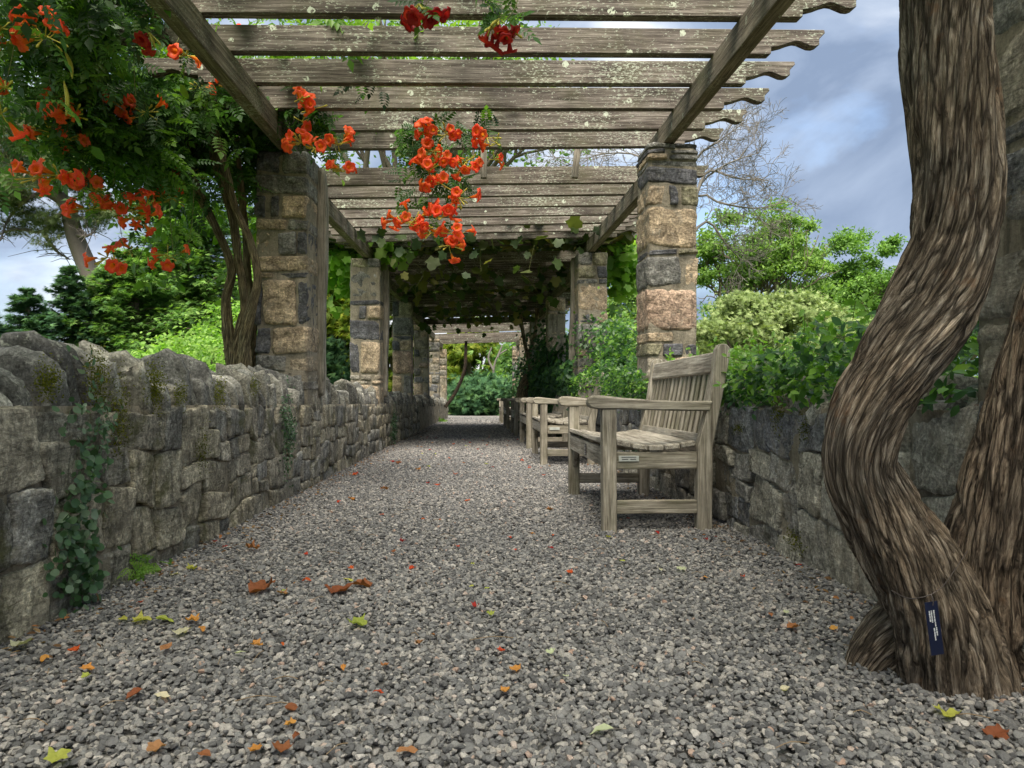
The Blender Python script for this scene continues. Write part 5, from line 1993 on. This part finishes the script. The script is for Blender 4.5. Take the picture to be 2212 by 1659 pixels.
for L in limbs:
    pts = spline([A(a, b_, 24 + r_.normal() * .8) for a, b_ in L], 14)
    tb.add(pts - o_, np.linspace(.075, .022, 14), 6)
    for q in range(3, 14):
        for _ in range(2):
            e = pts[q] + r_.normal(size=3) * np.array((.45, .6, .35))
            tb.add([pts[q] - o_, (pts[q] + e) / 2 - o_ + np.array((0, 0, .06)), e - o_], [.018, .012, .006], 3)
            if not (pts[q][2] < A(0, 470, 24)[2]):
                pp.append(e)
tb.build('trunk', M_PTRUNK, PN)
pc = np.array(pp + [A(x, y, 24 + r_.normal() * .8) for x, y in [(75, 235), (60, 250), (90, 260), (50, 290), (20, 300), (100, 300), (120, 330), (35, 340), (5, 350), (70, 345), (130, 300), (80, 290), (110, 270), (20, 260),
                                                            (115, 470), (90, 480), (130, 490), (95, 520), (200, 490), (225, 465), (190, 400), (160, 350), (150, 380)]])
i = r_.integers(0, len(pc), 24000)
P = pc[i] + r_.normal(size=(24000, 3)) * np.array((.20, .25, .12))
o = leaves('crown', T_NEED, P - o_, .19, L_PINE, PN, bias=(0, -.6, .5), spread=.8, direction=(0, 0, .5), seed=261)

# bare tree behind the tall right pier
BT = thing('bare_tree', 'leafless grey tree with fine twigs behind the tall right pier', 'tree', (at(1470, 500, 40).x, 40, G(40)))
o_ = np.array(tuple(BT.location))
tb = Tubes()
ends = []
r_ = np.random.default_rng(271)
base = A(1440, 600, 40)
tb.add([np.array((0, 0, -.2)), (base - o_) * .6 + np.array((.2, 0, 0)), base - o_], [.34, .28, .2], 8)
main_l = [((1440, 600), (1480, 470), (1520, 390), (1580, 350), (1640, 330)), ((1440, 600), (1500, 430), (1560, 440), (1630, 450), (1680, 440)), ((1440, 600), (1430, 450), (1400, 350), (1330, 330), (1250, 345)),
          ((1480, 470), (1500, 350), (1560, 300), (1600, 270)), ((1440, 600), (1520, 480), (1570, 530), (1600, 560)), ((1440, 600), (1450, 420), (1460, 340), (1440, 290)),
          ((1440, 600), (1400, 480), (1320, 400), (1200, 340)), ((1500, 430), (1530, 370), (1590, 385), (1660, 390))]
for L in main_l:
    pts = spline([A(a, b_, 40 + r_.normal() * .7) for a, b_ in L], 12) - o_
    tb.add(pts, np.linspace(.10, .022, 12), 6)
    for q in range(4, 12):
        d = pts[q] - pts[q - 1]
        d /= np.linalg.norm(d)
        for _ in range(2):
            dd = d + r_.normal(size=3) * .55
            dd /= np.linalg.norm(dd)
            grow(tb, pts[q], dd, 1.1, .024, 3, r_, ends, .5, 4, .0, .74, 4, (2, 2), .24, .010)
tb.build('trunk', M_BARE, BT)

# dead silver branch by the last right pier
DB = thing('bare_branch', 'silvery dead branches beside the last right pier at the path end', 'branch', at(1075, 790, 31))
o_ = np.array(tuple(DB.location))
tb = Tubes()
for L in (((1068, 830), (1066, 800), (1075, 770), (1095, 755)), ((1066, 800), (1055, 775), (1062, 750)), ((1075, 772), (1085, 745))):
    tb.add(spline([A(a, b_, 31) for a, b_ in L], 10) - o_, np.linspace(.06, .03, 10), 5)
tb.build('branch', M_BARE, DB)

# ------------------------------------------------------------------ things fallen on the gravel
def fallen(name, label, cat, T, x, y, size, mat, seed, group=None, curl=.5, flat=1.0, h=.014):
    r = random.Random(seed)
    V, F = T[0].copy(), T[1]
    V[:, 1] -= .5
    if len(V) < 40:                                            # finer so that it can curl
        bm = bmesh.new()
        vs_ = [bm.verts.new(v) for v in V]
        for f in F: bm.faces.new([vs_[i] for i in f])
        bmesh.ops.subdivide_edges(bm, edges=bm.edges[:], cuts=1)
        bmesh.ops.triangulate(bm, faces=bm.faces[:])
        bm.verts.index_update()
        V = np.array([v.co for v in bm.verts])
        F = np.array([[v.index for v in f.verts] for f in bm.faces])
        bm.free()
    ph = r.uniform(0, 6)
    V[:, 2] += curl * (V[:, 0] ** 2 * r.uniform(.5, 1.4) + .35 * V[:, 1] ** 2 * r.uniform(-.3, 1.2)) + .10 * curl * np.sin(V[:, 0] * 9 + ph) * np.cos(V[:, 1] * 7 + ph)
    V[:, 2] += curl * .3 * (vnoise(V * 4 + ph * 5, seed) - .5)
    V[:, 0] *= flat
    V[:, 2] -= V[:, 2].min()
    me = mesh_np(name, V * size, F, True)
    q = on_path(x, y, h)
    o = obj(name, me, mat, None, q, (r.uniform(-.15, .2), r.uniform(-.15, .15), r.uniform(0, 6.28)))
    tag(o, label, cat, group)
    return o


_HB = [(562, 1277, .085, F_BROWN, T_LOBE, 1.3, 'large curled rust brown leaf left of centre on the gravel'),
       (612, 1284, .035, F_BROWN, T_LOBE, 1.0, 'small brown leaf just right of the large curled rust brown leaf'),
       (735, 1276, .085, F_BROWN, T_LOBE, .8, 'shredded brown leaf lying under a yellow green leaf'),
       (780, 1266, .06, F_BROWN, T_LOBE, .8, 'right end of the shredded brown leaf litter, torn piece'),
       (752, 1254, .05, F_YEL, T_OVAL, .4, 'yellow green leaf on top of the shredded brown leaf'),
       (548, 1187, .055, F_BROWN, T_LOBE, 1.2, 'orange brown curled leaf above the large rust leaf'),
       (382, 1190, .045, F_BROWN, T_OVAL, .6, 'thin red brown leaf near the left wall foot'),
       (374, 1217, .035, F_ORG, T_OVAL, .6, 'small orange leaf below the thin red brown leaf by the left wall'),
       (412, 1230, .038, F_YEL, T_LOBE, .9, 'upright yellow green leaf near the left wall'),
       (380, 1241, .034, F_PALE, T_LOBE, .6, 'pale leaf beside the upright yellow green leaf'),
       (320, 1240, .026, F_PALE, T_ROUND, .6, 'whitish leaf bit in front of the weed tuft'),
       (485, 1182, .022, M_CRIM, T_LOBE, 1.2, 'crimson fallen flower, the right of two near the left wall'),
       (463, 1170, .018, M_CRIM, T_LOBE, 1.2, 'crimson fallen flower, the left of two near the left wall'),
       (660, 1197, .032, F_RED, T_OVAL, .8, 'dark red petal right of the orange brown curled leaf'),
       (662, 1256, .04, F_RED, T_OVAL, .8, 'long dark red petal above the pale leaf bits'),
       (265, 1338, .045, F_YEL, T_OVAL, .5, 'narrow yellow leaf, leftmost of three yellow green leaves in a row'),
       (308, 1340, .048, F_YEL, T_LOBE, .7, 'pale yellow lobed leaf, middle of three yellow green leaves in a row'),
       (356, 1340, .065, F_YEL, T_OVAL, .5, 'long lime leaf, rightmost of three yellow green leaves in a row'),
       (418, 1341, .040, F_ORG, T_LOBE, 1.0, 'tan crumpled leaf right of the lime leaves'),
       (437, 1362, .038, F_ORG, T_OVAL, .8, 'pale orange leaf beside the whitish leaf'),
       (392, 1366, .046, F_PALE, T_LOBE, .6, 'whitish green leaf below the lime leaves'),
       (358, 1404, .055, F_BROWN, T_OVAL, .8, 'rolled tan leaf below the whitish green leaf'),
       (48, 1392, .05, F_PALE, T_LOBE, .7, 'pale green leaf at the left picture edge'),
       (775, 1350, .055, F_YEL, T_LOBE, .8, 'light green lobed leaf in the middle foreground'),
       (870, 1171, .026, M_CRIM, T_LOBE, 1.3, 'small pink crimson flower in the middle of the path'),
       (1190, 1184, .034, M_CRIM, T_OVAL, 1.0, 'pink crimson trumpet flower lying right of the middle'),
       (1100, 1161, .034, F_RED, T_OVAL, .8, 'red petal left of the bench front leg'),
       (1150, 1154, .034, F_ORG, T_OVAL, .8, 'orange petal just left of the bench front leg'),
       (1112, 1188, .026, F_RED, T_OVAL, .8, 'dark red petal left of the pink crimson trumpet flower'),
       (832, 1058, .055, F_BROWN, T_LOBE, 1.3, 'rust leaf standing up farther along the path'),
       (760, 1080, .045, F_ORG, T_LOBE, .8, 'orange leaf near the left wall, mid distance'),
       (825, 1112, .036, F_RED, T_OVAL, .8, 'orange red petal in the bright part of the path'),
       (945, 1048, .045, F_RED, T_LOBE, .8, 'bright red orange flower in the middle of the path far off'),
       (768, 1025, .05, F_RED, T_LOBE, .8, 'red leaf at the left edge of the shaded path'),
       (860, 1002, .06, F_BROWN, T_LOBE, .9, 'brown leaf in the shaded path, left'),
       (905, 1015, .05, F_ORG, T_LOBE, .9, 'orange leaf in the shaded path, middle'),
       (985, 1025, .04, F_RED, T_LOBE, .9, 'small red leaf in the shaded path, right'),
       (1300, 1583, .050, F_PALE, T_OVAL, .5, 'large cream coloured leaf at the bottom right of centre'),
       (880, 1627, .042, F_BROWN, T_OVAL, .9, 'glossy dark brown curled leaf at the bottom'),
       (817, 1498, .026, F_RED, T_OVAL, 1.0, 'orange red fallen trumpet standing in the foreground gravel'),
       (628, 1532, .030, F_BROWN, T_ROUND, .9, 'ochre oval leaf in the left foreground'),
       (625, 1565, .022, F_ORG, T_LOBE, .9, 'small rust leaf below the ochre oval leaf'),
       (640, 1592, .028, F_BROWN, T_OVAL, .9, 'thin rust leaf near the bottom'),
       (608, 1622, .034, F_BROWN, T_LOBE, .9, 'rust orange lobed leaf at the bottom left of centre'),
       (555, 1618, .024, F_ORG, T_LOBE, .9, 'rust leaf left of the rust orange lobed leaf'),
       (1222, 1463, .032, F_PALE, T_OVAL, .6, 'pale green leaf in the centre right foreground'),
       (1190, 1412, .022, F_PALE, T_LOBE, .9, 'cream crumpled petal left of the centre right foreground'),
       (1092, 1492, .022, F_ORG, T_LOBE, 1.0, 'cream and orange curled petal in the centre foreground'),
       (1110, 1447, .030, F_ORG, T_LOBE, .9, 'tan leaf bit lying across a red twig'),
       (1695, 1491, .034, F_PALE, T_OVAL, .8, 'cream leaf left of the big trunk root'),
       (1698, 1324, .036, F_PALE, T_OVAL, .7, 'yellow green leaf in front of the right wall'),
       (1712, 1356, .034, F_BROWN, T_LOBE, 1.0, 'orange brown leaf in front of the right wall, left of a smaller one'),
       (1800, 1357, .022, F_ORG, T_LOBE, 1.0, 'small orange leaf in front of the root, right of the orange brown leaf'),
       (1470, 1229, .034, F_PALE, T_LOBE, .7, 'white crumpled leaf to the right below the bench'),
       (1427, 1231, .030, F_PALE, T_OVAL, .6, 'pale leaf left of the white crumpled leaf'),
       (1420, 1151, .040, M_CRIM, T_OVAL, .9, 'dark red petal between the bench legs'),
       (1525, 1166, .022, M_CRIM, T_LOBE, 1.3, 'crimson flower at the foot of the rear bench leg'),
       (1605, 1246, .018, F_RED, T_LOBE, 1.0, 'dark red petal bit below the right wall'),
       (1725, 1222, .03, M_CRIM, T_OVAL, .8, 'pink petal beside the right wall foot'),
       (2045, 1547, .045, F_YEL, T_LOBE, .9, 'yellow green leaf in front of the big trunk base'),
       (2150, 1590, .04, F_BROWN, T_LOBE, .9, 'brown leaf at the right edge below the trunk'),
       (1345, 1212, .022, F_YEL, T_LOBE, .9, 'yellow bit in front of the bench leg, nearest one'),
       (1315, 1160, .022, F_YEL, T_LOBE, .9, 'yellow leaf bit just beside the front bench leg foot'),
       (1570, 1086, .03, F_ORG, T_LOBE, .9, 'orange leaf under the near bench'),
       (1058, 1327, .022, F_YEL, T_LOBE, 1.2, 'yellow green bud in the centre foreground'),
       (1018, 1268, .026, F_YEL, T_OVAL, .8, 'yellow leaf bit, left of two in the centre'),
       (1052, 1272, .026, F_YEL, T_OVAL, .8, 'yellow leaf bit, right of two in the centre'),
       (905, 1390, .024, F_BROWN, T_LOBE, 1.4, 'brown seed husk in the middle foreground'),
       (935, 1372, .022, F_BROWN, T_OVAL, 1.0, 'rust petal right of the brown seed husk'),
       (742, 1443, .028, F_ORG, T_OVAL, .9, 'orange petal with a stalk in the left centre foreground'),
       (833, 1437, .022, F_BROWN, T_LOBE, 1.0, 'dull orange bit right of the orange petal with a stalk'),
       (518, 1412, .036, F_PALE, T_OVAL, .5, 'tan oval leaf in the left foreground'),
       (556, 1396, .030, F_ORG, T_LOBE, .8, 'ochre leaf right of the tan oval leaf'),
       (610, 1392, .020, F_RED, T_OVAL, .8, 'small dark red petal right of the ochre leaf'),
       (190, 1447, .030, F_ORG, T_LOBE, .8, 'orange bit in the far left foreground'),
       (95, 1428, .040, F_ORG, T_OVAL, .9, 'curled tan leaf at the left below the wall'),
       (290, 1502, .050, F_BROWN, T_OVAL, .9, 'rust curled leaf in the left foreground'),
       (350, 1505, .038, F_PALE, T_OVAL, .9, 'pale tan leaf right of the rust curled leaf'),
       (185, 1462, .020, F_YEL, T_LOBE, .9, 'dull yellow bit in the left foreground'),
       (130, 1640, .040, F_YEL, T_LOBE, .8, 'olive yellow leaf at the bottom left corner'),
       (335, 1622, .034, F_BROWN, T_LOBE, .9, 'rust leaf at the bottom left'),
       (440, 1632, .036, F_BROWN, T_OVAL, .9, 'orange rust leaf at the bottom, left of centre')]
for i, (x, y, s, m_, T_, cu, lab) in enumerate(_HB):
    nm_ = 'fallen_flower' if m_ is M_CRIM else 'fallen_leaf'
    fallen(nm_, lab, 'leaf' if nm_ == 'fallen_leaf' else 'flower', T_, x, y, s * .92, m_, 300 + i, None, cu)
r_ = random.Random(77)
for i in range(95):
    Yv = r_.uniform(1.5, 12)
    Xv = r_.uniform(-1.05, 1.1)
    m_ = r_.choice([F_RED, F_RED, F_ORG, F_BROWN, F_YEL, F_BROWN, M_CRIM])
    cn = {id(F_RED): 'red', id(F_ORG): 'orange', id(F_BROWN): 'brown', id(F_YEL): 'yellow green', id(M_CRIM): 'crimson'}[id(m_)]
    zone = ('foreground' if Yv < 2.3 else 'middle distance' if Yv < 4.5 else 'far part' if Yv < 8 else 'shaded far end')
    sidew = 'by the left wall' if Xv < -.8 else 'left of the middle' if Xv < -.2 else 'in the middle' if Xv < .2 else 'right of the middle' if Xv < .7 else 'by the benches'
    T_s = r_.choice([T_LOBE, T_OVAL])
    o = fallen('leaf_scrap', 'tiny %s %s scrap on the gravel, %s, %s' % (cn, 'lobed' if T_s is T_LOBE else 'pointed', zone, sidew), 'leaf scrap', T_s, 1106, 1400, r_.uniform(.014, .026) + (.012 if Yv > 4 else 0), m_, 500 + i,
               'tiny scraps scattered over the gravel', .9)
    o.location = (Xv, Yv, G(Yv) + .014)
for i in range(60):
    a = r_.uniform(0, 3.14)
    Yv, Xv, L = r_.uniform(1.25, 4.2), r_.uniform(-1.05, 1.0), r_.uniform(.025, .075)
    if i < 3: Yv, Xv, L, a = [(1.85, .03, .11, .1), (1.75, -.52, .07, 1.5), (1.5, -.45, .08, .2)][i]
    tb = Tubes()
    tb.add(spline([(-L / 2 * math.cos(a), -L / 2 * math.sin(a), 0), (0, .006, .004), (L / 2 * math.cos(a), L / 2 * math.sin(a), 0)], 5), .0011, 4)
    o = tb.build('twig', M_TWIG)
    o.location = (Xv, Yv, G(Yv) + .017)
    dr = 'lying crosswise' if abs(math.cos(a)) > .8 else 'lying lengthwise' if abs(math.cos(a)) < .35 else 'lying slantwise'
    ln = 'short' if L < .04 else 'long' if L > .06 else 'thin'
    zn = 'in front' if Yv < 1.8 else 'midway' if Yv < 2.8 else 'farther on'
    sdn = 'left side' if Xv < -.5 else 'left of the middle' if Xv < 0 else 'right of the middle' if Xv < .5 else 'right side'
    tag(o, '%s dry twig %s on the gravel %s, %s' % (ln, dr, zn, sdn), 'twig', 'dry twigs on the gravel')

# dry bits gathered against the wall feet
r_ = np.random.default_rng(88)
n = 1500
yv = r_.uniform(1.2, 14, n)
sd2 = np.where(r_.random(n) < .5, -1, 1)
xv = sd2 * (1.18 - np.abs(r_.normal(0, .10, n)))
P = np.stack([xv, yv, -.0338 * yv + .012 + r_.random(n) * .006], 1)
lt = leaves('leaf_litter', T_OVAL, P, .022, leaf_mat('leaf_litter', [(0, (.10, .055, .03)), (.5, (.2, .12, .06)), (.8, (.3, .2, .1)), (1, (.36, .14, .05))], .8, .2, .1), bias=(0, 0, 1), spread=.35, seed=89)
tag(lt, kind='stuff')
